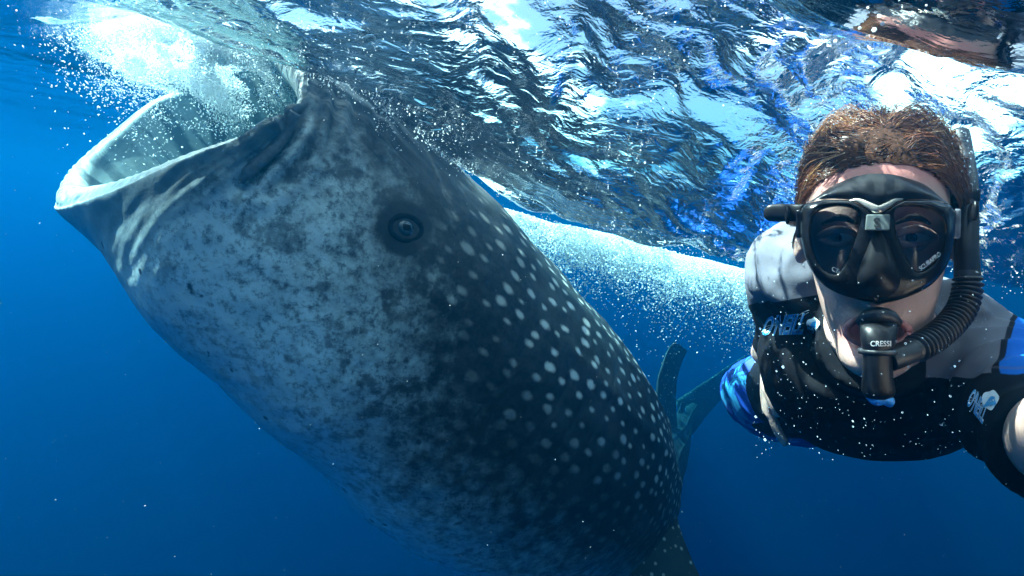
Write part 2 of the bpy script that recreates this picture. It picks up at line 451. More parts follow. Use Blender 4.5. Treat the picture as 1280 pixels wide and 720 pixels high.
# folds where the jaws meet at the corner of the mouth: grooves with a roll of skin beside each
_q = [tuple(int(i) for i in q_) for q_ in grid_faces(nt_, na_, wrap_c=True)]
_tree = BVHTree.FromPolygons([Vector(v_) for v_ in body.reshape(-1, 3)], _q)
near = (np.sin(TH) > 0) & (TT > NP - 1.6) & (SLg < .7)
foldc = np.zeros_like(disp); flat = body[near]
for pts_, dep, wd_ in ((((366, 70), (384, 112), (378, 146), (354, 178), (330, 205), (304, 234)), .030, .016), (((392, 66), (400, 110), (397, 150), (386, 185), (362, 218), (335, 240)), .018, .013),
                  (((416, 76), (420, 120), (414, 165), (404, 200)), .012, .011), (((440, 88), (444, 130), (440, 172)), .008, .010), (((464, 108), (472, 150), (470, 186)), .007, .010), (((352, 84), (364, 116), (354, 148), (330, 172)), .014, .012)):
    hp_ = []
    for px, py in pts_:
        r_ = _tree.ray_cast(Vector(CO), Vector(P(px, py, 1) - CO).normalized())
        if r_[0] is not None: hp_.append(np.array(r_[0]))
    if len(hp_) < 2: continue
    pl = crom(np.array(hp_), np.linspace(0, len(hp_) - 1, 60))
    dmin = np.full(len(flat), 9.); kk = np.zeros(len(flat))
    for i in range(60):
        dd_ = np.linalg.norm(flat - pl[i], axis=1); b_ = dd_ < dmin; dmin[b_] = dd_[b_]; kk[b_] = i / 59
    tap = np.sin(np.pi * np.clip(kk, .06, .97)) ** .5
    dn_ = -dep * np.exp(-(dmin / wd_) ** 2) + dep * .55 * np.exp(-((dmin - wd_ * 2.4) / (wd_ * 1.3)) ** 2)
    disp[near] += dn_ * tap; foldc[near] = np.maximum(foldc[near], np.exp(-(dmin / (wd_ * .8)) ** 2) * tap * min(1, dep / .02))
body = body + N * disp[..., None]
bv = body.reshape(-1, 3)
bf = grid_faces(nt_, na_, wrap_c=True)
# close the two ends
c0, c1 = len(bv), len(bv) + 1
bv = np.vstack([bv, body[0].mean(0), body[-1].mean(0)])
k = np.arange(na_); k2 = (k + 1) % na_
cap = np.vstack([np.stack([np.full(na_, c0), k2, k, k], 1)[:, :3], np.stack([np.full(na_, c1), (nt_ - 1) * na_ + k, (nt_ - 1) * na_ + k2], 1)])
# orientation test: the dense mesh normals should point away from the axis
bm_faces = [tuple(q) for q in bf] + [tuple(q) for q in cap]
me = bpy.data.meshes.new('body'); me.from_pydata(bv.tolist(), [], [tuple(int(i) for i in q) for q in bm_faces]); me.update()
bmm = bmesh.new(); bmm.from_mesh(me); bmesh.ops.recalc_face_normals(bmm, faces=bmm.faces); bmm.to_mesh(me); bmm.free()
me.polygons.foreach_set('use_smooth', np.ones(len(me.polygons), bool))
ext = lambda a: np.concatenate([a.ravel(), [a.ravel()[0], a.ravel()[-1]]])
sk = np.stack([ext(SLg), ext(ARC), ext(np.abs(TH - np.pi) / np.pi)], 1)
attr(me, 'skin', sk, 'FLOAT_VECTOR')
eyeq = P(508, 285, 1.0) - CO; eyeq = unit(eyeq)
b3 = bv - CO; patch = np.exp(-(np.linalg.norm(np.cross(b3, eyeq), axis=1) / .085) ** 2) * (b3 @ eyeq > 0) * (np.concatenate([np.sin(TH).ravel() > 0, [0, 0]]))
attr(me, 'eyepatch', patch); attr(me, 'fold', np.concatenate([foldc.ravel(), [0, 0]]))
tipm = np.clip(np.exp(-(np.minimum(TH, 2 * np.pi - TH) / .42) ** 2) + sstep(-.05, -.5, np.sin(TH)), 0, 1); attr(me, 'tip', ext(tipm))
inner = ext(sstep(NP - 2.9, NP - 3.9, TT)); attr(me, 'inner', inner)

def shark_skin(name, mode='body'):
    t = NT(name)
    v = t.attr('skin', 'Vector') if mode == 'body' else t.n('ShaderNodeTexCoord').outputs['Object']
    if mode == 'body':
        sep = t.n('ShaderNodeSeparateXYZ', {0: v}); s_, a_, d_ = sep.outputs
        ob = t.n('ShaderNodeTexCoord').outputs['Object']
        n1 = t.noise(ob, 3.2, 6, .6); n2 = t.noise(ob, 22, 6, .65); n3 = t.noise(ob, 9, 5, .6)
        # 0 belly .. 1 back
        back = t.math('SUBTRACT', 1.0, d_)
        # shark-facing edge of the dark back: ragged, lower behind the eye
        edge = t.math('ADD', back, t.math('MULTIPLY', t.math('SUBTRACT', n1, .5), .16))
        edge = t.math('ADD', edge, t.math('MULTIPLY', t.math('SUBTRACT', n2, .5), .40))
        edge = t.math('ADD', edge, t.math('SUBTRACT', t.math('MULTIPLY', t.smooth(s_, .40, 1.1), .22), .10))
        dark = t.smooth(edge, .33, .68)
        # dark lip band
        lip = t.math('MULTIPLY', t.math('MULTIPLY', t.smooth(s_, .40, .06), .92), t.math('SUBTRACT', 1.0, t.attr('tip')))
        dark = t.math('MAXIMUM', dark, t.math('MULTIPLY', lip, t.math('ADD', .86, t.math('MULTIPLY', t.smooth(n3, .35, .55), .14))))
        dark = t.math('MAXIMUM', dark, t.smooth(s_, 2.3, 3.0))
        # blotches on the pale throat
        vb = t.n('ShaderNodeTexVoronoi', {'Vector': ob, 'Scale': 17, 'Randomness': 1, 'Detail': 1.0, 'Roughness': .6}, feature='SMOOTH_F1')
        blot = t.smooth(t.math('ADD', vb.outputs[0], t.math('MULTIPLY', t.math('SUBTRACT', n2, .5), .5)), .34, .22)
        clump = t.smooth(t.noise(ob, 2.6, 4, .6, .6), .42, .58)
        mott = t.smooth(t.math('ADD', n2, t.math('MULTIPLY', t.math('SUBTRACT', n3, .5), .7)), .50, .66)
        n6 = t.noise(ob, 48, 6, .75)
        near_dark = t.smooth(back, .12, .5)
        bd = t.math('MAXIMUM', t.math('MULTIPLY', blot, t.math('ADD', .40, t.math('MULTIPLY', clump, .6)), None, True), t.math('MULTIPLY', mott, t.math('ADD', t.math('MULTIPLY', clump, .14), t.math('MULTIPLY', near_dark, .5)), None, True))
        pale = t.mix(n3, (.44, .56, .60), (.64, .76, .79))
        pale = t.mix(t.math('MULTIPLY', t.smooth(n6, .46, .66), t.math('ADD', .2, t.math('MULTIPLY', near_dark, .8))), pale, (.13, .17, .19))
        belly = t.mix(bd, pale, (.030, .036, .045))
        # pale spots in rows across the back
        vm = t.n('ShaderNodeMapping', {'Vector': t.n('ShaderNodeCombineXYZ', {0: s_, 1: a_, 2: 0.0}).outputs[0], 'Scale': (13.5, 18, 0)}).outputs[0]
        vs = t.n('ShaderNodeTexVoronoi', {'Vector': vm, 'Scale': 1, 'Randomness': .5}, feature='F1', voronoi_dimensions='2D')
        dist = t.math('ADD', vs.outputs[0], t.math('MULTIPLY', t.math('SUBTRACT', n2, .5), .34))
        rs = t.n('ShaderNodeSeparateColor', {0: vs.outputs[1]}).outputs[0]
        size = t.math('ADD', .07, t.math('MULTIPLY', rs, .13))
        spot = t.smooth(dist, t.math('ADD', size, .15), t.math('SUBTRACT', size, .07))
        spot = t.math('MULTIPLY', t.math('MULTIPLY', spot, t.math('MULTIPLY', t.smooth(s_, .5, 1.1), t.smooth(s_, 3.0, 2.2))), t.math('ADD', .12, t.smooth(t.math('ADD', back, t.math('MULTIPLY', t.math('SUBTRACT', n3, .5), .2)), .56, .72)))
        n4 = t.noise(ob, 60, 4, .7)
        bk = t.mix(t.smooth(n6, .3, .7), (.003, .004, .005), (.026, .027, .030))
        bk = t.mix(t.math('MULTIPLY', t.smooth(t.noise(v, 5, 5, .6), .5, .7), .5), bk, (.07, .07, .075))
        bk = t.mix(t.math('MULTIPLY', spot, t.math('ADD', .35, t.math('MULTIPLY', n3, .8))), bk, (.64, .64, .60))
        dark = t.math('MAXIMUM', dark, t.smooth(t.math('ADD', t.attr('eyepatch'), t.math('MULTIPLY', t.math('SUBTRACT', n2, .5), .5)), .25, .6))
        c = t.mix(dark, belly, bk)
        c = t.mix(t.math('MULTIPLY', t.attr('tip'), t.math('MULTIPLY', t.smooth(s_, .12, .0), .55)), c, (.10, .12, .12))
        # pleats behind the upper jaw are streaked light and dark
        fanm = t.math('MULTIPLY', t.math('MULTIPLY', t.smooth(back, .62, .8), t.smooth(s_, .62, .25)), t.smooth(t.noise(t.n('ShaderNodeMapping', {'Vector': v, 'Scale': (1.2, 14, 5)}).outputs[0], 2.2, 5, .65), .44, .66))
        c = t.mix(t.math('MULTIPLY', fanm, .75), c, (.34, .33, .32))
        c = t.mix(t.math('MULTIPLY', t.smooth(t.attr('eyepatch'), .15, .75), .8), c, (.006, .007, .010))
        c = t.mix(t.math('MULTIPLY', t.attr('fold'), .85), c, (.012, .012, .015))  # crease shade painted dark into the mouth-corner grooves
        inn = t.attr('inner')
        # mouth lining: grey-green with darker gill plates
        strp = t.smooth(t.n('ShaderNodeTexWave', {'Vector': v, 'Scale': 2.6, 'Distortion': 9.0, 'Detail': 5}, bands_direction='Y').outputs[1], .35, .75)
        strp = t.math('MAXIMUM', strp, t.smooth(t.noise(t.n('ShaderNodeMapping', {'Vector': v, 'Scale': (2.5, 16, 1)}).outputs[0], 2.0, 6, .7), .5, .68))
        lin = t.mix(t.math('MULTIPLY', strp, t.math('ADD', .35, t.math('MULTIPLY', t.smooth(n1, .4, .6), .65))), (.20, .235, .225), (.045, .055, .055))
        c = t.mix(inn, c, lin)
        # bright worn lip edge
        hg = t.math('ADD', t.math('MULTIPLY', n4, .5), n2)
    else:
        n1 = t.noise(v, 14, 6, .6); n4 = t.noise(v, 60, 4, .7)
        vs = t.n('ShaderNodeTexVoronoi', {'Vector': v, 'Scale': 26, 'Randomness': .8}, feature='F1')
        spot = t.smooth(t.math('ADD', vs.outputs[0], t.math('MULTIPLY', t.math('SUBTRACT', n1, .5), .25)), .27, .14)
        c = t.mix(n1, (.008, .009, .011), (.03, .03, .034))
        c = t.mix(t.math('MULTIPLY', spot, .8), c, (.4, .4, .38)); hg = n4
    t.bsdf(c, .5, t.bump(hg, .7, .0028), .18)
    return t.m
M_skin = shark_skin('shark_skin'); M_fin = shark_skin('fin_skin', 'fin')
shark = empty('whale_shark', Cs[3], label='huge spotted whale shark feeding with its mouth wide open at the surface', category='whale shark')
shark_body = link('body', me, M_skin, shark)
bvh = BVHTree.FromPolygons([Vector(v) for v in bv], [tuple(int(i) for i in q) for q in bm_faces])
def hit(px, py, tree=None):
    d = Vector(P(px, py, 1.0) - CO).normalized()
    return (tree or bvh).ray_cast(Vector(CO), d)

def fin(name, pts_lead, pts_trail, thick, mat, parent, n=40, m=18):
    """pts_lead / pts_trail: matching 3-D points root to tip along the leading and trailing edge"""
    L = crom(pts_lead, np.linspace(0, len(pts_lead) - 1, n)); R = crom(pts_trail, np.linspace(0, len(pts_trail) - 1, n))
    nr = unit(np.cross(L[n // 2] - R[n // 2], L[-1] - L[0]))
    a = np.linspace(0, 2 * np.pi, 2 * m, endpoint=False)
    fr_ = (1 - np.cos(a)) / 2
    hh = np.sin(a) * (1 - fr_) ** .5
    tp = np.linspace(1, .25, n)
    v = L[:, None] * (1 - fr_)[None, :, None] + R[:, None] * fr_[None, :, None] + (thick * tp)[:, None, None] * hh[None, :, None] * nr
    v = v + nr * (.01 * noise3(v[..., 0] * 5, v[..., 1] * 5, v[..., 2] * 5))[..., None]
    q = grid_faces(n, 2 * m, wrap_c=True); vv = v.reshape(-1, 3)
    fs = [tuple(x) for x in q] + [tuple(range(2 * m))[::-1], tuple((n - 1) * 2 * m + i for i in range(2 * m))]
    me = new_mesh(name, vv, fs)
    return link(name, me, mat, parent)
# near pectoral fin, sweeping down past the frame's lower edge
fin('pectoral_fin', [P(838, 600, 2.75), P(850, 660, 2.62), P(874, 720, 2.5), P(915, 800, 2.4)], [P(745, 640, 2.55), P(765, 690, 2.45), P(815, 745, 2.4), P(905, 812, 2.38)], .035, M_fin, shark)
fin('pectoral_fin', [P(790, 560, 3.3), P(835, 610, 3.6), P(845, 660, 4.0)], [P(760, 600, 3.4), P(800, 650, 3.7), P(838, 670, 4.05)], .03, M_fin, shark)
fin('dorsal_fin', [P(818, 520, 5.0), P(824, 468, 5.1), P(834, 438, 5.2), P(843, 427, 5.25)], [P(846, 545, 5.6), P(846, 486, 5.5), P(852, 456, 5.45), P(859, 438, 5.4)], .05, M_fin, shark)
fin('second_dorsal_fin', [P(846, 535, 6.6), P(848, 515, 6.7), P(852, 502, 6.8)], [P(856, 535, 7.), P(856, 518, 7.), P(857, 506, 7.)], .03, M_fin, shark)
fin('caudal_fin', [P(846, 500, 8.0), P(880, 478, 8.2), P(916, 454, 8.5), P(932, 444, 8.6)], [P(862, 548, 8.2), P(888, 514, 8.4), P(920, 478, 8.6), P(934, 448, 8.62)], .07, M_fin, shark)
# eye: dark ring, ball and pupil set in a shallow socket
h = hit(508, 285)
ec, en = np.array(h[0]), np.array(h[1])
if np.dot(en, CO - ec) < 0: en = -en
right = unit(np.cross(en, (0, 0, 1))); upv = np.cross(right, en)
M_eye = plain('eye_dark', (.010, .026, .038), .12, .4, 90, .0002, .5); M_ring = plain('eye_ring', (.006, .006, .007), .9, .5, 120, .002, .05); M_iris = plain('eye_iris', (.02, .024, .03), .8)
def ring(c, n_, u, v_, R, r, sx=1.0, n1=40, n2=12, wob=0):
    a = np.linspace(0, 2 * np.pi, n1, endpoint=False)
    rr = R * (1 + wob * np.sin(3 * a + 1) + wob * .6 * np.sin(7 * a))
    path = c + (np.cos(a) * rr * sx)[:, None] * u + (np.sin(a) * rr)[:, None] * v_
    rad = unit(path - c); b = np.linspace(0, 2 * np.pi, n2, endpoint=False)
    vv = path[:, None] + r * (np.cos(b)[None, :, None] * rad[:, None] + np.sin(b)[None, :, None] * n_)
    return vv.reshape(-1, 3), [tuple(x) for x in grid_faces(n1, n2, wrap_c=True, wrap_r=True)]
v, f = ring(ec - en * .0045, en, right, upv, .031, .008, 1.3)
v = v + .0022 * np.stack([noise3(v[:, 0] * 45, v[:, 1] * 45, v[:, 2] * 45 + s) for s in (0., 9., 18.)], 1)
eye = link('eye', new_mesh('eye', *ball(ec + en * -.0235, .031, 32, 20)), M_eye, shark)
link('eyelid', new_mesh('eyelid', v, f), M_ring, eye)
link('pupil', new_mesh('pupil', *ball(ec + en * .0045, (.012, .009, .0045), 24, 12, np.array([right, upv, en]))), M_ring, eye)
# the little barbel-like flap that hangs at the corner of the mouth
pp = []
for px, py, o in ((368, 140, .0), (354, 166, .004), (338, 186, .010), (322, 202, .014), (310, 216, .014), (302, 228, .010)):
    q = hit(px, py)
    base = np.array(q[0]) if q[0] is not None else P(px, py, 1.3)
    pp.append(base + unit(CO - base) * o)
v, f = tube(pp, [.016, .018, .020, .017, .013, .005], 14, (1, .7), nring=60)
v = v + .002 * np.stack([noise3(v[:, 0] * 40, v[:, 1] * 40, v[:, 2] * 40 + s) for s in (0., 9., 18.)], 1)
lf = link('lip_flap', new_mesh('lip_flap', v, f), plain('flap_skin', (.06, .065, .075), .45, .4, 90, .002), shark)

# ------------------------------------------------------------------ snorkeller
def fused(name, parts, voxel=.005, smooth=2, fac=.5):
    """one continuous skin grown over overlapping volumes"""
    v, f = join(parts)
    me = new_mesh(name + '_src', v, f, False)
    bm = bmesh.new(); bm.from_mesh(me); bmesh.ops.recalc_face_normals(bm, faces=bm.faces); bm.to_mesh(me); bm.free()
    o = bpy.data.objects.new(name + '_src', me); COL.objects.link(o)
    m = o.modifiers.new('r', 'REMESH'); m.mode = 'VOXEL'; m.voxel_size = voxel
    if smooth:
        m = o.modifiers.new('s', 'SMOOTH'); m.iterations = smooth; m.factor = fac
    dg = bpy.context.evaluated_depsgraph_get()
    res = bpy.data.meshes.new_from_object(o.evaluated_get(dg))
    bpy.data.objects.remove(o); bpy.data.meshes.remove(me)
    res.name = name
    res.polygons.foreach_set('use_smooth', np.ones(len(res.polygons), bool))
    return res
def coords(me):
    a = np.empty(len(me.vertices) * 3, np.float32); me.vertices.foreach_get('co', a); return a.reshape(-1, 3).astype(float)
def normals(me):
    a = np.empty(len(me.vertices) * 3, np.float32); me.vertices.foreach_get('normal', a); return a.reshape(-1, 3).astype(float)
def tree_of(me):
    v = [x.co.copy() for x in me.vertices]
    return BVHTree.FromPolygons(v, [tuple(p.vertices) for p in me.polygons])

HC = P(1096, 300, .665)                                   # middle of the head at eye height
HZ0 = unit(unit(CO - HC) + CR[:, 2]); hz = HZ0; hx = unit(CR[:, 0] - hz * np.dot(CR[:, 0], hz)); hy = np.cross(hz, hx)
hz = unit(CO - HC) / np.dot(unit(CO - HC), HZ0)            # the face is turned to the lens
HM = np.array([hx, hy, hz]); HMI = np.linalg.inv(HM)       # rows: head's right, up, front
def hw(l): return np.asarray(l, float) @ HM + HC
def hl(p): return (np.asarray(p, float) - HC) @ HMI
def hp(px, py, z):
    """point on the head-local plane `z` in front of the head's middle, where the sight line through px, py meets it"""
    d = P(px, py, 1.0) - CO
    k = (z - np.dot(CO - HC, HZ0)) / np.dot(d, HZ0)
    return hl(CO + d * k)
def HW(px, py, z): return hw(hp(px, py, z))

# --- head
rows = [(464, 1088, 1106, .052, .030), (459, 1068, 1124, .074, .0), (446, 1050, 1142, .086, -.02), (425, 1043, 1150, .086, -.04), (392, 1030, 1166, .083, -.06),
        (350, 1018, 1178, .080, -.08), (300, 1006, 1188, .078, -.09), (250, 1006, 1188, .084, -.10), (205, 1012, 1182, .076, -.10), (172, 1032, 1162, .050, -.09),
        (150, 1062, 1132, .012, -.065), (143, 1090, 1102, -.01, -.04)]
R = []
for py, xl, xr, zf, zb in rows:
    l, r = hp(xl, py, .01), hp(xr, py, .01); R.append(((l[0] + r[0]) / 2, (r[0] - l[0]) / 2, (l[1] + r[1]) / 2, zf, zb))
R = crom(np.array(R), np.linspace(0, len(R) - 1, 90))
a = np.linspace(0, 2 * np.pi, 96, endpoint=False)
def head_pt(cx, w_, y, zf, zb):
    c, s_ = np.cos(a), np.sin(a)
    x = cx + w_ * np.sign(s_) * np.abs(s_) ** .85
    zc = (zf + zb) * .25
    z = zc + np.where(c > 0, (zf - zc) * np.abs(c) ** .8, (zb - zc) * np.abs(c) ** .9)
    y_ = y + 0 * x
    # lips, the furrow above them, cheeks, chin
    m = np.exp(-((x - cx) / .030) ** 2) * (z > 0)
    z = z + m * (.009 * np.exp(-((y + .083) / .009) ** 2) - .010 * np.exp(-((y + .104) / .010) ** 2) + .008 * np.exp(-((y + .122) / .009) ** 2) + .006 * np.exp(-((y + .140) / .012) ** 2))
    ch = np.exp(-((np.abs(x - cx) - .046) / .018) ** 2 - ((y + .062) / .028) ** 2) * (z > 0)
    z = z + .006 * ch
    fold = np.exp(-((np.abs(x - cx) - .033 - .25 * (-.075 - y)) / .0045) ** 2) * np.exp(-((y + .09) / .022) ** 2) * (z > 0)
    z = z - .0035 * fold
    return np.stack([x, y_, z], 1)
hv = np.array([head_pt(*r) for r in R])
hverts = hw(hv.reshape(-1, 3)); nr = len(R)
hf = [tuple(q) for q in grid_faces(nr, 96, wrap_c=True)] + [tuple(range(96))[::-1], tuple((nr - 1) * 96 + i for i in range(96))]
nose = ball(hw((0, -.04, .082)), (.016, .03, .024), 16, 12, HM)
ears = [ball(hw((sx * .082, -.006, -.015)), (.009, .024, .016), 14, 10, HM) for sx in (-1, 1)]
neckp = [HW(1096, 400, -.02), P(1100, 425, .74), P(1098, 440, .86)]
neck = tube(neckp, [.058, .062, .075], 20, nring=8)

def hand(w0, D, Sd, curl, sc=1.0, grip=0.0):
    D, Sd = unit(D), unit(Sd - D * np.dot(Sd, D)); Nn = np.cross(Sd, D) * (1 if curl > 0 else -1)
    out = [tube([w0 - D * .02 * sc, w0 + D * .02 * sc, w0 + D * .06 * sc, w0 + D * .095 * sc], np.array([.026, .034, .042, .040]) * sc, 16, (.38, 1) , up=Nn, nring=14)]
    for i, (o, L, r) in enumerate(((-.031, .062, .0078), (-.0105, .074, .0086), (.0105, .080, .0088), (.031, .070, .0086))):
        b = w0 + (D * .088 + Sd * o) * sc
        pts = [b - D * .015 * sc]
        ang_, p = grip * .5 + .12 * abs(curl) + .05 * i, b.copy()
        for sgm in (.42, .33, .25):
            d = D * math.cos(ang_) + Nn * math.sin(ang_) + Sd * (o * 1.6)
            pts.append(p.copy()); p = p + unit(d) * L * sgm * sc; ang_ += .22 * abs(curl) + grip
        pts.append(p)
        out.append(tube(pts, np.array([r * 1.05, r * 1.12, r * 1.03, r * .95, r * .72]) * sc, 12, nring=18))
    b = w0 + (D * .022 + Sd * .026) * sc
    out.append(tube([b, b + (D * .022 + Sd * .020) * sc, b + (D * .050 + Sd * .030 + Nn * .008) * sc, b + (D * .074 + Sd * .030 + Nn * .014) * sc], np.array([.014, .0125, .0105, .0078]) * sc, 12, nring=16))
    return out

# --- skeleton points
RS, RE, RW = P(1001, 335, .82), P(978, 405, 1.02), P(958, 446, 1.09)      # right shoulder, elbow, wrist (photo left)
LS, LE = P(1200, 450, .76), P(1322, 552, .545)                            # left shoulder, elbow (photo right)
LF, LW = P(1364, 542, .47), P(1560, 470, .30)
hips = P(1004, 494, 1.42)
kneeL, kneeR = P(1060, 470, 1.95), P(1020, 470, 1.95)
ankL, ankR = P(1080, 430, 2.4), P(1040, 445, 2.42)
parts = [(hverts, hf), nose, *ears, neck]
tor = [(1098, 425, .76, .10, .075), (1096, 442, .82, .148, .112), (1094, 457, .92, .156, .138), (1080, 464, 1.05, .138, .124), (1052, 474, 1.22, .125, .10), (1006, 492, 1.38, .15, .10), (1004, 492, 1.52, .13, .09)]
tpath = [P(x, y, d) for x, y, d, _, _ in tor]
def torso_loft(grow, rings_=tor, n=48, m=40, extra=None):
    t_ = np.linspace(0, len(rings_) - 1, m)
    pc = crom(np.array([P(x, y, d) for x, y, d, _, _ in rings_]), t_)
    ra = crom(np.array([(w_, h_) for _, _, _, w_, h_ in rings_]), t_) + grow
    T = unit(np.gradient(pc, axis=0)); aa = np.linspace(0, 2 * np.pi, n, endpoint=False)
    v = []
    for c, r, T_ in zip(pc, ra, T):
        U = unit(CR[:, 0] - T_ * np.dot(CR[:, 0], T_)); V = np.cross(T_, U)
        ca, sa = np.cos(aa), np.sin(aa)
        v.append(c + np.outer(np.sign(ca) * np.abs(ca) ** .85 * r[0], U) + np.outer(np.sign(sa) * np.abs(sa) ** .85 * r[1], V))
    v = np.array(v).reshape(-1, 3)
    f = [tuple(q) for q in grid_faces(m, n, wrap_c=True)] + [tuple(range(n))[::-1], tuple((m - 1) * n + i for i in range(n))]
    return v, f
parts.append(torso_loft(-.004))
parts.append(tube([RS, RE, RW], [.050, .040, .030], 20, nring=16))
wv = unit(P(962, 520, 1.11) - RW)
parts += hand(RW + wv * .012, P(964, 530, 1.11) - RW, unit(CR[:, 2] * .9 - CR[:, 0] * .4), .7, 1.0)
parts.append(tube([LS, LE, LF], [.050, .044, .042], 20, nring=12))
parts.append(tube([LE, LF, (LF + LW) / 2 + CR[:, 1] * .0, LW], [.044, .046, .040, .028], 24, nring=24))
parts += hand(LW, CR[:, 2] * .9 + CR[:, 0] * .05 - CR[:, 0] * .4, CR[:, 1], .6, 1.0, .35)
for k_, an, sx in ((kneeL, ankL, 1), (kneeR, ankR, -1)):
    h0 = hips + CR[:, 0] * .085 * sx - CR[:, 1] * .02
    parts.append(tube([h0, k_, an], [.085, .058, .035], 20, nring=18))
    dn = unit(an - k_)
    parts.append(tube([an - dn * .02, an + dn * .06, an + dn * .16, an + dn * .24], [.036, .040, .042, .022], 16, (.55, 1), nring=12))
bme = fused('body', parts, .0038, 2, .5)
bc = coords(bme); lc = hl(bc)
# pigment: pinker lips, nose and ears; stubble round the mouth
lips = np.exp(-((lc[:, 0] / .034) ** 2 + ((lc[:, 1] + .103) / .020) ** 2) ** 2) * (lc[:, 2] > .05)
stub = np.exp(-((lc[:, 0] / .06) ** 2 + ((lc[:, 1] + .10) / .035) ** 2) ** 1.2) * (lc[:, 2] > .0) * (1 - lips)
fore = sstep(.04, .075, lc[:, 1]) * (np.linalg.norm(lc, axis=1) < .3)
attr(bme, 'lips', lips); attr(bme, 'stubble', stub); attr(bme, 'flush', fore)
t = NT('skin'); p = t.n('ShaderNodeTexCoord').outputs['Object']
n1 = t.noise(p, 34, 5, .6); n2 = t.noise(p, 420, 3, .6); n3 = t.noise(p, 1100, 2, .5)
c = t.mix(t.smooth(n1, .35, .7), (.50, .33, .27), (.60, .36, .30))
c = t.mix(t.math('MULTIPLY', t.attr('flush'), .8), c, (.62, .20, .17))
c = t.mix(t.math('MULTIPLY', t.attr('stubble'), t.math('MULTIPLY', t.smooth(n3, .45, .62), .55)), c, (.16, .11, .09))
c = t.mix(t.math('MULTIPLY', t.attr('lips'), .8), c, (.62, .17, .16))
t.bsdf(c, .42, t.bump(n2, .5, .0007), .5, **{'Subsurface Weight': .12, 'Subsurface Radius': (.012, .005, .003), 'Subsurface Scale': 1.0})
M_flesh = t.m
person = empty('person', HC, label='snorkeller in a dive mask and long sleeved grey and black rash guard facing the camera', category='person')
body_o = link('body', bme, M_flesh, person)
head_bvh = tree_of(bme)

# --- rash guard
gp = [torso_loft(.010)]
gp.append(tube([P(1150, 405, .74), LS, (LS + LE) / 2 + CR[:, 1] * .003, LE + unit(LE - LS) * .012], [.072, .083, .072, .060], 28, nring=24))
gp.append(tube([P(1045, 375, .80), RS, (RS + RE) / 2, RE, RE + (RW - RE) * .75], [.075, .073, .060, .045, .033], 24, nring=26))
gp.append(tube([HW(1097, 424, -.02), P(1098, 430, .76), P(1098, 440, .84)], [.068, .080, .10], 24, nring=10))
gme = fused('rash_guard', gp, .0046, 3, .5)
gc, gn = coords(gme), normals(gme)
q = proj(gc)
# cloth folds pulled from the armpits, over the upper arms and across the chest
def folds(p, nrm):
    s1 = noise3(p[:, 0] * 7, p[:, 1] * 9, p[:, 2] * 16 + 2)
    s2 = noise3(p[:, 0] * 22 + 4, p[:, 1] * 18, p[:, 2] * 40)
    dl = (p - LS) @ unit(LE - LS); dr = (p - RS) @ unit(RE - RS)
    nl = np.linalg.norm(p - LS - np.outer(np.clip(dl, 0, .3), unit(LE - LS)), axis=1)
    nrr = np.linalg.norm(p - RS - np.outer(np.clip(dr, 0, .3), unit(RE - RS)), axis=1)
    al = sstep(.13, .09, nl); ar = sstep(.12, .085, nrr)
    w_ = al * (.0038 * (1 - 2 * np.abs(np.sin(dl * 62 + 5 * noise3(p[:, 0] * 6, p[:, 1] * 6, p[:, 2] * 6)))) * sstep(-.02, .05, dl))
    w_ = w_ + ar * (.003 * np.sin(dr * 75 + 5 * noise3(p[:, 0] * 7, p[:, 1] * 7, p[:, 2] * 7)))
    return .0045 * s1 + .0018 * s2 + w_
gc2 = gc + gn * folds(gc, gn)[:, None]
gme.vertices.foreach_set('co', gc2.astype(np.float32).ravel()); gme.update()
# seams between the cloth panels, as signed distances on the garment (metres)
def line_sd(q, x0, y0, x1, y1):
    n_ = np.array([-(y1 - y0), x1 - x0], float); n_ /= np.hypot(*n_)
    return ((q[:, 0] - x0) * n_[0] + (q[:, 1] - y0) * n_[1]) * q[:, 2] / FPX
sd_l = line_sd(q, 944, 379, 1020, 370); sd_r = line_sd(q, 1160, 474, 1275, 464)
mid = (q[:, 0] < 1090)
black = np.where(mid, sd_l, sd_r + .0) + .0015 * noise3(q[:, 0] / 30, q[:, 1] / 30, 0)
# the pale yoke runs over the shoulders; collar and neck stay dark between them
neckd = (np.abs(q[:, 0] - 1096) - 62) * q[:, 2] / FPX
black = np.maximum(black, np.where(q[:, 2] < .86, -neckd, -.05))
blue = np.minimum(line_sd(q, 1243, 470, 1266, 402), -line_sd(q, 1230, 464, 1290, 484))
attr(gme, 'black', black); attr(gme, 'blue', blue)
t = NT('rash_guard'); p = t.n('ShaderNodeTexCoord').outputs['Object']
n1 = t.noise(p, 12, 5, .6); n2 = t.noise(p, 500, 2, .5); n3 = t.noise(p, 60, 4, .6)
grey = t.mix(n1, (.10, .10, .122), (.17, .17, .20)); blk = t.mix(n3, (.0025, .0025, .004), (.008, .008, .011)); blu = t.mix(n3, (.005, .09, .42), (.01, .15, .60))
fb = t.smooth(t.attr('black'), -.0006, .0006); fu = t.smooth(t.attr('blue'), -.0006, .0006)
seam = t.smooth(t.math('ABSOLUTE', t.attr('blue')), .004, .0026)
seam2 = t.smooth(t.math('ABSOLUTE', t.math('SUBTRACT', t.attr('black'), -.004)), .0012, .0004)
c = t.mix(fu, grey, blu); c = t.mix(t.math('MAXIMUM', fb, seam), c, blk); c = t.mix(t.math('MULTIPLY', seam2, .35), c, (.12, .12, .14))
bb = t.bump(n2, .4, .0004, t.bump(n3, .35, .0012))
t.bsdf(c, .7, bb, .12)
guard = link('rash_guard', gme, t.m, person)
gbvh = tree_of(gme)

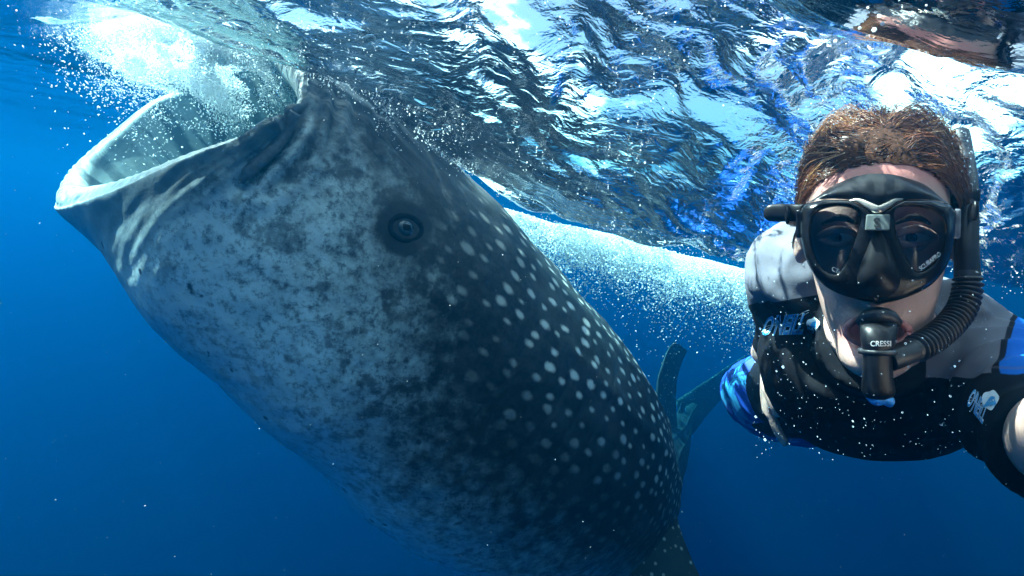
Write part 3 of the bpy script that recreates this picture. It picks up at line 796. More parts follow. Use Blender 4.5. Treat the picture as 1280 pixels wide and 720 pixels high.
# --- board shorts
v, f = tube([P(1004, 487, 1.30), P(996, 494, 1.40), P(992, 497, 1.55), P(1010, 490, 1.75)], [.145, .172, .175, .16], 40, (.68, 1.0), up=CR[:, 1], nring=40)
shc = np.asarray(v)
nn_ = unit(shc - (P(1002, 494, 1.5)))
shc = shc + nn_ * (.010 * noise3(shc[:, 0] * 16, shc[:, 1] * 7, shc[:, 2] * 16) + .004 * noise3(shc[:, 0] * 50, shc[:, 1] * 20, shc[:, 2] * 50))[:, None]
t = NT('shorts'); p = t.n('ShaderNodeTexCoord').outputs['Object']
n1 = t.noise(p, 9, 4, .6, 1.0); n2 = t.noise(p, 300, 2)
c = t.mix(t.smooth(n1, .54, .60), (.004, .04, .26), (.03, .27, .52))
t.bsdf(c, .6, t.bump(n2, .4, .0006), .3)
link('board_shorts', new_mesh('board_shorts', shc, f), t.m, person)

# --- eyes (seen through the lenses)
M_white = plain('eye_white', (.55, .52, .50), .2, .1, 90, 0); M_irisb = plain('iris_blue', (.04, .07, .10), .15); M_pupil = plain('pupil', (.004, .004, .005), .05)
M_lid = plain('lid_skin', (.50, .30, .25), .5, .15, 90, .0006)
for px in (1049, 1141):
    c0 = HW(px, 297, .066)
    eb = link('eye', new_mesh('eye', *ball(c0, .0155, 28, 18)), M_white, person)
    link('iris', new_mesh('iris', *ball(c0 + hz * .0098, (.0075, .0075, .0062), 24, 12, HM)), M_irisb, eb)
    link('pupil', new_mesh('pupil', *ball(c0 + hz * .0142, (.0036, .0036, .0024), 20, 10, HM)), M_pupil, eb)
    th_ = np.linspace(-1, 1, 15)
    up_ = [c0 + hx * .0195 * k + hy * (.0085 * (1 - k * k)) + hz * (.0145 - .010 * k * k) for k in th_]
    lo_ = [c0 + hx * .0195 * k - hy * (.0075 * (1 - k * k)) + hz * (.0135 - .010 * k * k) for k in th_]
    link('eyelid', new_mesh('eyelid', *join([tube(up_, .0042, 10), tube(lo_, .0036, 10)])), M_lid, eb)
    br = [HW(px - 22 * k, 272 + 8 * k * k * (1 if True else 0) , .086) for k in (-1, -.4, .2, 1)]
    link('eyebrow', new_mesh('eyebrow', *tube(br, [.0014, .0034, .0034, .0012], 10, nring=16)), plain('brow_hair', (.10, .055, .03), .8, .5, 500, .001), person)

# --- hair: strands lifted and combed by the water
mask_h = []
hb = coords(bme); hn = normals(bme); L = hl(hb)
pxy = proj(hb)
near = (np.linalg.norm(L, axis=1) < .22) & (L[:, 1] > -.02)
def hairline(x):    # local height of the hairline at local x
    return .078 - .040 * (np.abs(x) / .085) ** 2.2
sel = near & ((L[:, 2] < -.005) & (L[:, 1] > -.01 - .6 * (-L[:, 2] - .03).clip(0)) | (L[:, 1] > hairline(L[:, 0])))
idx = np.where(sel)[0]
NSTR = 11000
pick = rng.choice(idx, NSTR)
root = L[pick] + rng.normal(size=(NSTR, 3)) * .0012; rn = hn[pick] @ HMI
cx = 0.004
side = np.sign(root[:, 0] - cx + rng.normal(size=NSTR) * .012)
K = 11; pts = np.zeros((NSTR, K, 3)); pts[:, 0] = root
ln = rng.uniform(.035, .07, NSTR) * (1 + .6 * sstep(.06, .12, root[:, 1]))
frontness = sstep(-.04, .06, root[:, 2])
lift = rng.random(NSTR) ** 2 * sstep(.03, .11, root[:, 1])
d = rn * .12 + np.stack([side * .55, .25 + 0 * side, -.1 - .3 * frontness], 1)
thick = rng.random(NSTR)
clump = np.stack([noise3(root[:, 0] * 40, root[:, 1] * 40, root[:, 2] * 40 + s) for s in (0., 20., 40.)], 1)
hc0 = np.array([0, .025, -.015]); hr = np.array([.081, .117, .105])
p = root.copy(); d = unit(d + clump * .9)
for k in range(1, K):
    s_ = k / (K - 1)
    curl = np.stack([noise3(p[:, 0] * 16, p[:, 1] * 16, p[:, 2] * 16 + s) for s in (3., 13., 23.)], 1)
    target = np.stack([side * (.9 - .4 * lift), -.50 + 1.5 * lift - .2 * frontness, -.30 + .25 * clump[:, 2]], 1)
    d = unit(d + .30 * target + .34 * curl + rng.normal(size=(NSTR, 3)) * .02)
    p = p + d * (ln / (K - 1))[:, None]
    e = (p - hc0) / hr; r_ = np.linalg.norm(e, axis=1); push = r_ < 1.0
    p[push] = hc0 + e[push] / r_[push][:, None] * hr * (1.0 + .02 * s_)
    out_ = (r_ > 1.02 + .05 * thick + .24 * lift)
    k_ = (1.02 + .05 * thick + .24 * lift)[out_]
    p[out_] = hc0 + e[out_] / r_[out_][:, None] * hr * k_[:, None]
    # keep the strands off the forehead and the mask
    bad = (p[:, 2] > .03) & (p[:, 1] < hairline(p[:, 0]) - .004) & (np.abs(p[:, 0]) < .075)
    p[bad, 1] = hairline(p[bad, 0]) - .004 + rng.random(bad.sum()) * .004
    pts[:, k] = p
gi = rng.choice(NSTR, 330, replace=False)                 # wet locks: strands draw together towards their tips
near_g = gi[np.argmin(((root[:, None, :] - root[gi][None]) ** 2).sum(-1), axis=1)]
wk = (np.linspace(0, 1, K) ** 1.1 * .82)[None, :, None] * rng.uniform(.55, 1, NSTR)[:, None, None]
pts = pts * (1 - wk) + (pts[near_g] + (root - root[near_g])[:, None, :] * .35 * np.linspace(1, .3, K)[None, :, None]) * wk
wpts = hw(pts.reshape(-1, 3)).reshape(NSTR, K, 3)
T = unit(np.gradient(wpts, axis=1)); U = unit(np.cross(T, CR[:, 2] + rng.normal(size=(NSTR, 1, 3)) * .3)); V = np.cross(T, U)
wd = (rng.uniform(.0003, .0006, NSTR)[:, None] * np.linspace(1, .25, K)[None])[..., None]
tri = [U, -.5 * U + .866 * V, -.5 * U - .866 * V]
vs = np.stack([wpts + wd * q_ for q_ in tri], 2)          # NSTR, K, 3 sides, 3
vs = vs.reshape(-1, 3)
b0 = (np.arange(NSTR) * K * 3)[:, None, None] + (np.arange(K - 1) * 3)[None, :, None] + np.arange(3)[None, None, :]
b1 = (np.arange(NSTR) * K * 3)[:, None, None] + (np.arange(K - 1) * 3)[None, :, None] + ((np.arange(3) + 1) % 3)[None, None, :]
hfz = np.stack([b0, b1, b1 + 3, b0 + 3], -1).reshape(-1, 4)
hme = new_mesh('hair', vs, hfz)
tone = np.repeat(np.clip(.5 + clump[:, 0] * .6 + rng.normal(size=NSTR) * .2, 0, 1), K * 3)
attr(hme, 'tone', tone)
t = NT('hair'); c = t.ramp(t.attr('tone'), [(0, (.025, .011, .006)), (.5, (.17, .058, .027)), (.85, (.28, .14, .06)), (1, (.45, .28, .13))])
t.bsdf(c, .28, None, .5)
hair_o = link('hair', hme, t.m, person)
# the darker mat of hair against the scalp
sv = []; keep = {}
for i in idx: keep[int(i)] = None
fc = [tuple(pz.vertices) for pz in bme.polygons if all(int(i) in keep for i in pz.vertices)]
used = sorted({i for f_ in fc for i in f_}); rm = {i: k for k, i in enumerate(used)}
cap_v = hb[used] + hn[used] * .0012
link('scalp_hair', new_mesh('scalp_hair', cap_v, [tuple(rm[i] for i in f_) for f_ in fc]), plain('scalp_hair', (.030, .013, .008), .9, .7, 240, .002, .1), hair_o)
# ------------------------------------------------------------------ dive mask
M_rub = plain('mask_rubber', (.008, .008, .009), .32, .3, 60, .0006, .22)
M_skirt = plain('mask_skirt', (.012, .012, .014), .30, .4, 40, .0010, .25)
M_frame = plain('mask_frame', (.006, .006, .007), .22, .2, 80, .0002, .25)
M_gold = plain('mask_bridge', (.50, .44, .36), .22, .12, 90, .0003, .6, **{'Metallic': .7})
M_badge = plain('mask_badge', (.09, .11, .11), .35, .2, 90, .0003)
mask = empty('dive_mask', HW(1097, 300, .10), label='black twin lens dive mask with a pale bridge worn over the snorkeller\'s eyes and nose', category='dive mask')
def outline(pts, n=96):
    """closed smooth outline in the head frame; pts = (px, py, z)"""
    c = np.array([hp(*p_) for p_ in pts])
    return crom(c, np.linspace(0, len(c), n, endpoint=False), closed=True)
def loft(ringlist, nst=None):
    g = np.array(ringlist)
    if nst: g = crom(g, np.linspace(0, len(g) - 1, nst))
    n, m = g.shape[:2]
    return hw(g.reshape(-1, 3)), [tuple(q) for q in grid_faces(n, m, wrap_c=True)]
zf = .108
FR = [(1000,264,zf-.012),(1006,255,zf-.006),(1030,249,zf),(1062,250,zf+.003),(1084,260,zf+.006),(1098,265,zf+.007),(1112,260,zf+.006),(1130,250,zf+.003),(1164,250,zf),(1188,256,zf-.006),(1195,266,zf-.012),
      (1194,292,zf-.012),(1189,318,zf-.010),(1178,341,zf-.006),(1160,359,zf-.003),(1130,373,zf),(1098,379,zf+.002),(1066,373,zf),(1036,361,zf-.003),(1018,343,zf-.006),(1006,320,zf-.010),(1000,292,zf-.012)]
SK = [(1010,268,.045),(1016,254,.062),(1034,236,.080),(1062,223,.090),(1082,218,.093),(1098,217,.094),(1114,218,.093),(1132,222,.090),(1160,233,.080),(1180,254,.062),(1186,268,.045),
      (1188,292,.04),(1184,316,.045),(1172,338,.06),(1156,354,.075),(1130,369,.088),(1098,376,.092),(1066,369,.088),(1040,356,.075),(1023,340,.06),(1010,318,.045),(1007,292,.04)]
fo, so = outline(FR), outline(SK)
wr = .0009 * np.sin(np.arange(96) / 96 * 2 * np.pi * 13)[:, None] * np.array([0, 0, 1.])
cen = fo.mean(0)
skirt_rings = [so * 1.0, so + (fo - so) * .25 + np.array([0, 0, .007]) + wr, so + (fo - so) * .6 + np.array([0, 0, .009]) + wr, fo + np.array([0, 0, .000])]
link('skirt', new_mesh('skirt', *loft(skirt_rings, 24)), M_skirt, mask)
def lens_shape(pts, z): return [(x, y, z) for x, y in pts]
LL = [(1020,266),(1042,258),(1066,261),(1074,272),(1071,292),(1064,314),(1054,334),(1044,343),(1028,336),(1017,316),(1013,290)]
LR = [(1120,261),(1144,258),(1168,264),(1180,276),(1182,298),(1176,318),(1164,333),(1148,340),(1136,328),(1126,306),(1119,284)]
def half(sign, n=80):
    """outer outline of one half of the frame, closed along the middle"""
    xm = hp(1098, 300, zf)[0]
    pts = [p_ for p_ in FR if (p_[0] - 1098) * sign >= 0]
    ctr = np.array([hp(*p_) for p_ in pts])
    return ctr
def polar_resample(poly, c, angs, closed_smooth=True):
    """points of the closed polygon seen from c at the given angles (in the local x, y plane)"""
    d_ = crom(poly, np.linspace(0, len(poly), 900, endpoint=False), closed=True) if closed_smooth else np.array([poly[i] * (1 - f_) + poly[(i + 1) % len(poly)] * f_ for i in range(len(poly)) for f_ in np.linspace(0, 1, 60, endpoint=False)])
    an = np.arctan2(d_[:, 1] - c[1], d_[:, 0] - c[0])
    o = np.argsort(an); an = an[o]; d_ = d_[o]
    an = np.concatenate([an - 2 * np.pi, an, an + 2 * np.pi]); d_ = np.vstack([d_] * 3)
    return np.stack([np.interp(angs, an, d_[:, k]) for k in range(3)], 1)
angs = np.linspace(-np.pi, np.pi, 110, endpoint=False)
frame_parts = []; lens_data = []
for sign, lp in ((-1, LL), (1, LR)):
    zl = .112
    lo = np.array([hp(x, y, zl) for x, y in lp]); c = lo.mean(0)
    inner_ = polar_resample(lo, c, angs)
    outer_ = polar_resample(np.array([hp(*p_) for p_ in FR if (p_[0] - 1098) * sign >= 0]), c, angs, False)
    back = np.array([0, 0, -.010])
    rr = [outer_ + back * 1.6, outer_, outer_ + (inner_ - outer_) * .18 + np.array([0, 0, .006]), outer_ + (inner_ - outer_) * .55 + np.array([0, 0, .008]), outer_ + (inner_ - outer_) * .88 + np.array([0, 0, .006]),
          inner_ + np.array([0, 0, .002]), inner_ + back]
    frame_parts.append(loft(rr, 36)); lens_data.append((inner_, c))
frame_o = link('frame', new_mesh('frame', *join(frame_parts)), M_frame, mask)
t = NT('lens_glass')
fr_ = t.n('ShaderNodeFresnel', {'IOR': 1.5}).outputs[0]
tb = t.n('ShaderNodeBsdfTransparent', {0: (.80, .85, .90, 1)}); gb = t.n('ShaderNodeBsdfGlossy', {'Color': (.8, .85, .95, 1), 'Roughness': .03})
ms = t.n('ShaderNodeMixShader', {0: fr_, 1: tb.outputs[0], 2: gb.outputs[0]}); t.t.links.new(ms.outputs[0], t.out.inputs[0])
lens_objs = []
for inner_, c in lens_data:
    g = [inner_ * (1 - k) + c * k + np.array([0, 0, .0015 * (1 - (1 - k) ** 2)]) for k in (0, .3, .6, .85, .98)]
    v, f = loft(g)
    g2 = [x - np.array([0, 0, .003]) for x in g]; v2, f2 = loft(g2)
    f.append(tuple(4 * 110 + i for i in range(110)))
    lens_objs.append(link('lens', new_mesh('lens', v, f), t.m, mask))
# nose pocket with its ridge
npk = []
for py, hwid, z in ((262, 14, .100), (275, 15, .112), (292, 16, .121), (312, 19, .126), (335, 25, .130), (354, 29, .128), (368, 27, .120), (377, 18, .108), (381, 6, .098)):
    npk.append((hp(1098, py, z), hwid / 711 * .56))
aa = np.linspace(0, np.pi, 25)
g = []
for c, w_ in npk:
    g.append(np.array([c + np.array([-np.cos(x) * w_ * 1.0, 0, (np.sin(x) ** .7 - 1) * .030]) for x in aa]))
g = crom(np.array(g), np.linspace(0, len(g) - 1, 40)); n, m = g.shape[:2]
link('nose_pocket', new_mesh('nose_pocket', hw(g.reshape(-1, 3)), [tuple(q) for q in grid_faces(n, m)]), M_rub, mask)
br = [HW(x, y, z) for x, y, z in ((1061, 251, .113), (1074, 251, .1165), (1086, 257, .1205), (1098, 262, .123), (1109, 257, .1205), (1119, 251, .1165), (1129, 249, .113))]
v, f = tube(br, [.0008, .0022, .0034, .0042, .0034, .0022, .0008], 14, (1, .6), nring=40)
link('bridge', new_mesh('bridge', v, f), M_gold, mask)
bq = [hp(x, y, z) for x, y, z in ((1083, 268, .1265), (1113, 268, .1265), (1112, 288, .129), (1081, 288, .129))]
bm = bmesh.new()
vv = [bm.verts.new(hw(p_)) for p_ in bq] + [bm.verts.new(hw(p_ - np.array([0, 0, .008]))) for p_ in bq]
for q_ in ((0, 1, 2, 3), (7, 6, 5, 4), (0, 4, 5, 1), (1, 5, 6, 2), (2, 6, 7, 3), (3, 7, 4, 0)): bm.faces.new([vv[i] for i in q_])
bmesh.ops.recalc_face_normals(bm, faces=bm.faces); bmesh.ops.bevel(bm, geom=bm.edges[:], offset=.0015, segments=3, affect='EDGES', profile=.6)
bme_ = bpy.data.meshes.new('badge'); bm.to_mesh(bme_); bm.free()
badge = link('badge', bme_, M_badge, mask)
# buckles and strap
def slab(c, ux, uy, uz, sx, sy, sz, bev=.002, seg=3):
    bm = bmesh.new(); bmesh.ops.create_cube(bm, size=1)
    for v_ in bm.verts: v_.co = Vector(np.asarray(c) + np.asarray(ux) * v_.co.x * sx + np.asarray(uy) * v_.co.y * sy + np.asarray(uz) * v_.co.z * sz)
    bmesh.ops.recalc_face_normals(bm, faces=bm.faces); bmesh.ops.bevel(bm, geom=bm.edges[:], offset=bev, segments=seg, affect='EDGES', profile=.6)
    me_ = bpy.data.meshes.new('slab'); bm.to_mesh(me_); bm.free()
    me_.polygons.foreach_set('use_smooth', np.ones(len(me_.polygons), bool)); return me_
M_clip = plain('buckle', (.12, .13, .15), .25, .3, 90, .0005, .6)
for px, sgn in ((1001, -1), (1194, 1)):
    m_ = slab(HW(px, 280, zf - .022), hx, hy, hz, .008, .030, .020, .003); m_.name = 'buckle'
    link('buckle', m_, M_clip if sgn > 0 else M_frame, mask)
sb = [HW(x, 266, z) for x, z in ((1004, .078), (990, .074), (972, .070), (960, .068), (955, .067))]
v, f = tube(sb, [.0095, .0095, .0098, .0085, .004], 16, (1, .38), up=hy, nring=20)
link('strap_end', new_mesh('strap_end', v, f), M_rub, mask)
sp = [hw((x, .028, z)) for x, z in ((-.086, .080), (-.088, .03), (-.094, -.03), (-.080, -.085), (-.04, -.112), (0.0, -.120), (.04, -.112), (.080, -.085), (.094, -.03), (.088, .03), (.086, .080))]
v, f = tube(sp, .010, 14, (1, .25), up=hy, nring=70)
link('strap', new_mesh('strap', v, f), M_rub, mask)

# ------------------------------------------------------------------ snorkel
snk = empty('snorkel', HW(1097, 470, .12), label='black snorkel with a ribbed hose running from the snorkeller\'s mouth up past the mask', category='snorkel')
M_tube = plain('snorkel_tube', (.006, .006, .008), .40, .3, 50, .0008, .35); M_hose = plain('snorkel_hose', (.016, .017, .020), .42, .4, 70, .0010, .5)
v, f = tube([HW(1199, 168, -.075), HW(1204, 198, -.045), HW(1208, 235, -.005), HW(1208, 300, .02), HW(1209, 345, .03)], [.0108, .0108, .0110, .0112, .0118], 24, nring=60)
link('tube', new_mesh('tube', v, f), M_tube, snk)
hpth = np.array([HW(1209, 340, .03), HW(1209, 362, .034), HW(1203, 384, .042), HW(1189, 404, .056), HW(1170, 421, .075), HW(1150, 433, .092), HW(1128, 443, .106), HW(1110, 450, .112)])
tt_ = np.linspace(0, 7, 420); pth = crom(hpth, tt_)
sarc = np.concatenate([[0], np.cumsum(np.linalg.norm(np.diff(pth, axis=0), axis=1))])
ribz = sstep(.2, .5, tt_) * sstep(5.6, 5.2, tt_)
rr = .0118 + ribz * (.0006 + .0020 * np.sign(np.sin(sarc * 2 * np.pi / .0062)) * np.abs(np.sin(sarc * 2 * np.pi / .0062)) ** .5)
v, f = tube(pth, rr, 24)
link('ribbed_hose', new_mesh('ribbed_hose', v, f), M_hose, snk)
# mouth flange and chamber
chm = [(HW(1098, 400, .098), .0160, .012), (HW(1098, 408, .108), .0168, .014), (HW(1098, 424, .114), .0160, .015), (HW(1097, 440, .116), .0135, .0145), (HW(1097, 470, .118), .0138, .0145), (HW(1098, 488, .118), .0150, .015), (HW(1098, 496, .118), .0125, .012)]
g = []
a24 = np.linspace(0, 2 * np.pi, 40, endpoint=False)
cs = np.array([c_ for c_, _, _ in chm]); rs_ = np.array([(x, z) for _, x, z in chm]); tk = np.linspace(0, len(chm) - 1, 48)
cs, rs_ = crom(cs, tk), crom(rs_, tk)
v = np.array([c_ + np.outer(np.cos(a24) * r_[0], hx) + np.outer(np.sin(a24) * r_[1], hz) for c_, r_ in zip(cs, rs_)]).reshape(-1, 3)
f = [tuple(q) for q in grid_faces(48, 40, wrap_c=True)] + [tuple(range(40))[::-1], tuple(47 * 40 + i for i in range(40))]
cham = link('chamber', new_mesh('chamber', v, f), M_tube, snk)
chb = BVHTree.FromPolygons([Vector(x) for x in v], f)
v, f = tube([HW(1097, 436, .116), HW(1097, 442, .116)], .0160, 30, (1.08, 1.0)); link('collar', new_mesh('collar', v, f), M_hose, cham)
v, f = join([tube([HW(1086, 494, .122), HW(1095, 500, .124), HW(1104, 500, .124), HW(1114, 503, .122)], [.0040, .0056, .0048, .0052], 14, nring=20)])
link('purge_cap', new_mesh('purge_cap', v, f), plain('purge_blue', (.04, .30, .75), .35, .4, 200, .001), snk)
v, f = tube([HW(1074, 404, .098), HW(1084, 396, .104), HW(1098, 393, .108), HW(1112, 396, .104), HW(1122, 404, .098)], [.005, .007, .0075, .007, .005], 14, nring=24)
link('mouthpiece', new_mesh('mouthpiece', v, f), M_hose, snk)
# clip that holds the tube to the mask strap
m_ = slab(HW(1208, 245, .002), hx, hy, hz, .024, .016, .026, .004); m_.name = 'clip'; link('clip', m_, M_rub, snk)

# lips round the mouthpiece
lipm = plain('lip_pink', (.42, .14, .13), .35, .2, 200, .0008)
lp_ = []
for k in np.linspace(0, 2 * np.pi, 26, endpoint=False):
    lp_.append(hp(1096, 414, .086) + np.array([.0285 * math.cos(k), .0150 * math.sin(k), .004 * math.sin(k) ** 2]))
lp_ = hw(np.array(lp_)); lp_ = np.vstack([lp_, lp_[:1]])
v, f = tube(lp_, .0030 + .0010 * np.abs(np.cos(np.linspace(0, 2 * np.pi, 27))), 12)
link('lips', new_mesh('lips', v, f), lipm, person)

# ------------------------------------------------------------------ lettering laid on curved surfaces
def decal(text, quad, tree, mat, parent, name='lettering', off=.0008, shear=0, bold=0.0, sub=2, space=1.0, fit=True):
    """text drawn in a unit box, carried onto the surface that lies behind the quad (px: bottom-left, bottom-right, top-right, top-left)"""
    cu = bpy.data.curves.new('t', 'FONT'); cu.body = text; cu.shear = shear; cu.offset = bold; cu.space_character = space; cu.resolution_u = 3
    o = bpy.data.objects.new('t', cu); COL.objects.link(o)
    dg = bpy.context.evaluated_depsgraph_get(); dg.update()
    me_ = bpy.data.meshes.new_from_object(o.evaluated_get(dg)); bpy.data.objects.remove(o)
    return lay(me_, quad, tree, mat, parent, name, off, sub)
def lay(me_, quad, tree, mat, parent, name, off, sub=2, box=None):
    bm = bmesh.new(); bm.from_mesh(me_); bmesh.ops.triangulate(bm, faces=bm.faces)
    for _ in range(sub): bmesh.ops.subdivide_edges(bm, edges=bm.edges[:], cuts=1, use_grid_fill=True)
    co = np.array([v_.co[:] for v_ in bm.verts])
    if box is None: lo, hi = co[:, :2].min(0), co[:, :2].max(0)
    else: lo, hi = np.array(box[0]), np.array(box[1])
    uv = (co[:, :2] - lo) / (hi - lo)
    Q = np.array(quad, float)
    pxs = (Q[0] * ((1 - uv[:, :1]) * (1 - uv[:, 1:])) + Q[1] * (uv[:, :1] * (1 - uv[:, 1:])) + Q[2] * (uv[:, :1] * uv[:, 1:]) + Q[3] * ((1 - uv[:, :1]) * uv[:, 1:]))
    last = None
    for v_, (x, y) in zip(bm.verts, pxs):
        h_ = hit(float(x), float(y), tree)
        if h_[0] is None:
            if last is None: last = .6
            pt = CO + unit(P(x, y, 1) - CO) * last
        else:
            last = h_[3]; pt = np.array(h_[0])
        v_.co = Vector(pt - unit(pt - CO) * off)
    bm.to_mesh(me_); bm.free(); me_.materials.clear(); me_.name = name
    return link(name, me_, mat, parent)
def poly_mesh(polys):
    me_ = bpy.data.meshes.new('p'); vs_, fs_ = [], []
    for p_ in polys: fs_.append(tuple(range(len(vs_), len(vs_) + len(p_)))); vs_ += [(x, y, 0) for x, y in p_]
    me_.from_pydata(vs_, [], fs_); me_.update(); return me_
M_lw = plain('print_white', (.70, .78, .82), .6, .1, 90, 0); M_lb = plain('print_blue', (.05, .36, .70), .6, .1, 90, 0)
def logo(quad, tree, parent, off=.001):
    decal("O'NEILL", quad, tree, M_lw, parent, off=off, shear=.3, bold=.045, space=1.0)
    decal("O'NEILL", quad, tree, M_lb, parent, off=off + .0005, shear=.3, bold=.0, space=1.0)
    # two thin lines that whip through the letters, and the wave mark
    sw = []
    for k0 in (0, 1):
        xs = np.linspace(-.02, 1.06, 30); ys = .22 + .10 * k0 + .62 * xs + .10 * np.sin(xs * 7 + k0)
        sw += [[(xs[i], ys[i]), (xs[i + 1], ys[i + 1]), (xs[i + 1], ys[i + 1] + .018), (xs[i], ys[i] + .018)] for i in range(29)]
    lay(poly_mesh(sw), quad, tree, M_lw, parent, 'swoosh', off + .0008, 1, ((0, 0), (1, 1)))
def wave_mark(quad, tree, parent, off=.001):
    a_ = np.linspace(0, 2 * np.pi, 28, endpoint=False)
    blob = [(.5 + .5 * math.cos(x) * (1 + .12 * math.sin(3 * x)), .5 + .48 * math.sin(x) * (1 + .1 * math.cos(5 * x))) for x in a_]
    lay(poly_mesh([blob]), quad, tree, M_lw, parent, 'wave_mark', off, 2, ((0, 0), (1, 1)))
    cr = [(.12 + .75 * k, .20 + .5 * math.sin(k * 2.6) ** 1.5) for k in np.linspace(0, 1, 12)]
    cr2 = [(x, .10 + .02 * i) for i, (x, y) in enumerate(cr)]
    curl = [(.62 + .20 * math.cos(x), .52 + .18 * math.sin(x)) for x in np.linspace(.5, 5.2, 16)] + [(.62 + .09 * math.cos(x), .52 + .08 * math.sin(x)) for x in np.linspace(5.2, .5, 16)]
    lay(poly_mesh([cr + cr2[::-1], curl]), quad, tree, M_lb, parent, 'wave_mark', off + .0006, 2, ((0, 0), (1, 1)))
logo([(952, 420), (1003, 418), (1008, 390), (957, 395)], gbvh, guard)
wave_mark([(1007, 414), (1025, 413), (1024, 397), (1009, 397)], gbvh, guard, .002)
logo([(1208, 506), (1228, 531), (1236, 505), (1217, 483)], gbvh, guard)
wave_mark([(1226, 512), (1246, 513), (1250, 488), (1229, 487)], gbvh, guard, .002)
decal('CRESSI', [(1088, 433), (1114, 433), (1114, 426), (1088, 426)], chb, plain('print_silver', (.7, .7, .7), .4, .1, 90, 0), cham, off=.0006, bold=.02)
def mesh_tree(o): return BVHTree.FromPolygons([v_.co.copy() for v_ in o.data.vertices], [tuple(p_.vertices) for p_ in o.data.polygons])
M_silver = plain('print_pale', (.75, .78, .8), .4, .1, 90, 0)
decal('SCUBAPRO', [(1151, 339), (1177, 319), (1174, 314), (1148, 334)], mesh_tree(lens_objs[1]), M_silver, lens_objs[1], off=.0006, bold=.02)
decal('CE', [(1039, 338), (1048, 342), (1050, 337), (1041, 333)], mesh_tree(lens_objs[0]), M_silver, lens_objs[0], off=.0006)
decal('S', [(1092, 285), (1101, 285), (1101, 272), (1092, 272)], mesh_tree(badge), plain('badge_letter', (.012, .012, .014), .4), badge, off=.0006, bold=.03, shear=-.1)
# ------------------------------------------------------------------ foam, bubbles, drifting specks
OCT_V = np.array([(1, 0, 0), (-1, 0, 0), (0, 1, 0), (0, -1, 0), (0, 0, 1), (0, 0, -1)], float)
OCT_F = np.array([(0, 2, 4), (2, 1, 4), (1, 3, 4), (3, 0, 4), (2, 0, 5), (1, 2, 5), (3, 1, 5), (0, 3, 5)])
def rots(n):
    q = unit(rng.normal(size=(n, 4))); w_, x, y, z = q.T
    return np.stack([1 - 2 * (y * y + z * z), 2 * (x * y - z * w_), 2 * (x * z + y * w_), 2 * (x * y + z * w_), 1 - 2 * (x * x + z * z), 2 * (y * z - x * w_),
                     2 * (x * z - y * w_), 2 * (y * z + x * w_), 1 - 2 * (x * x + y * y)], 1).reshape(n, 3, 3)
def bits(name, C, r, stretch=None, bv=OCT_V, bf_=OCT_F, smooth=False):
    """many small solids as one mesh; stretch = (n, 3) factors along random axes"""
    n = len(C); V = np.repeat(bv[None], n, 0)
    if stretch is not None: V = V * stretch[:, None, :]
    V = np.einsum('nij,nkj->nki', rots(n), V) * np.asarray(r).reshape(-1, 1, 1) + C[:, None, :]
    F = (bf_[None] + (np.arange(n) * len(bv))[:, None, None]).reshape(-1, 3)
    return new_mesh(name, V.reshape(-1, 3), F, smooth)
bm = bmesh.new(); bmesh.ops.create_icosphere(bm, subdivisions=2, radius=1)
ICO_V = np.array([v_.co[:] for v_ in bm.verts]); ICO_F = np.array([[v_.index for v_ in f_.verts] for f_ in bm.faces]); bm.free()
bm = bmesh.new(); bmesh.ops.create_icosphere(bm, subdivisions=1, radius=1)
IC1_V = np.array([v_.co[:] for v_ in bm.verts]); IC1_F = np.array([[v_.index for v_ in f_.verts] for f_ in bm.faces]); bm.free()
t = NT('foam'); 
d1 = t.n('ShaderNodeBsdfDiffuse', {0: (.93, .95, .96, 1)}); d2 = t.n('ShaderNodeBsdfTranslucent', {0: (.93, .95, .96, 1)})
m_ = t.n('ShaderNodeMixShader', {0: .55, 1: d1.outputs[0], 2: d2.outputs[0]}); t.t.links.new(m_.outputs[0], t.out.inputs[0]); M_foam = t.m
t = NT('air_bubble')
f_ = t.n('ShaderNodeFresnel', {'IOR': 1.333}).outputs[0]; f_ = t.math('MAXIMUM', f_, .22)
ta_ = t.n('ShaderNodeBsdfTransparent', {0: (.9, .95, 1, 1)}); d_ = t.n('ShaderNodeBsdfPrincipled', {'Base Color': (.75, .85, .9, 1), 'Roughness': .15})
m_ = t.n('ShaderNodeMixShader', {0: f_, 1: ta_.outputs[0], 2: d_.outputs[0]}); t.t.links.new(m_.outputs[0], t.out.inputs[0]); M_bub = t.m

# splash where the mouth breaks the surface: clots of fine bubbles pushed down from the surface in ragged tongues
def cloud(n, cx, cy, cd, spread, depth, seed, thr=.0, scale=5.0, r=(.0015, .004)):
    c = P(cx, cy, cd); out = []
    while sum(len(o) for o in out) < n:
        q_ = rng.normal(size=(n, 2)) * np.array(spread)
        x, y = c[0] + q_[:, 0], c[1] + q_[:, 1]
        zz = surf_z(x, y) - rng.exponential(depth, n)
        den = noise3(x * scale, y * scale, zz * scale * 1.5 + seed) + .5 * noise3(x * scale * 3, y * scale * 3, zz * scale * 3 + seed)
        k = den > thr; out.append(np.stack([x, y, zz], 1)[k])
    o = np.vstack(out)[:n]; return o, rng.uniform(r[0], r[1], n) * rng.uniform(.5, 1.3, n)
A = [cloud(64000, 258, 60, 1.78, (.105, .11), .055, 1.0, .08, 6, (.0007, .0023)), cloud(8000, 185, 85, 1.85, (.05, .05), .03, 5.0, .2, 9, (.0006, .0018)), cloud(12000, 430, 80, 1.65, (.16, .16), .02, 9.0, .22, 10, (.0007, .0022))]
C_, r_ = np.vstack([a_[0] for a_ in A]), np.concatenate([a_[1] for a_ in A])
st_ = np.stack([rng.uniform(1, 2.6, len(C_)), rng.uniform(.6, 1.2, len(C_)), rng.uniform(.6, 1.2, len(C_))], 1)
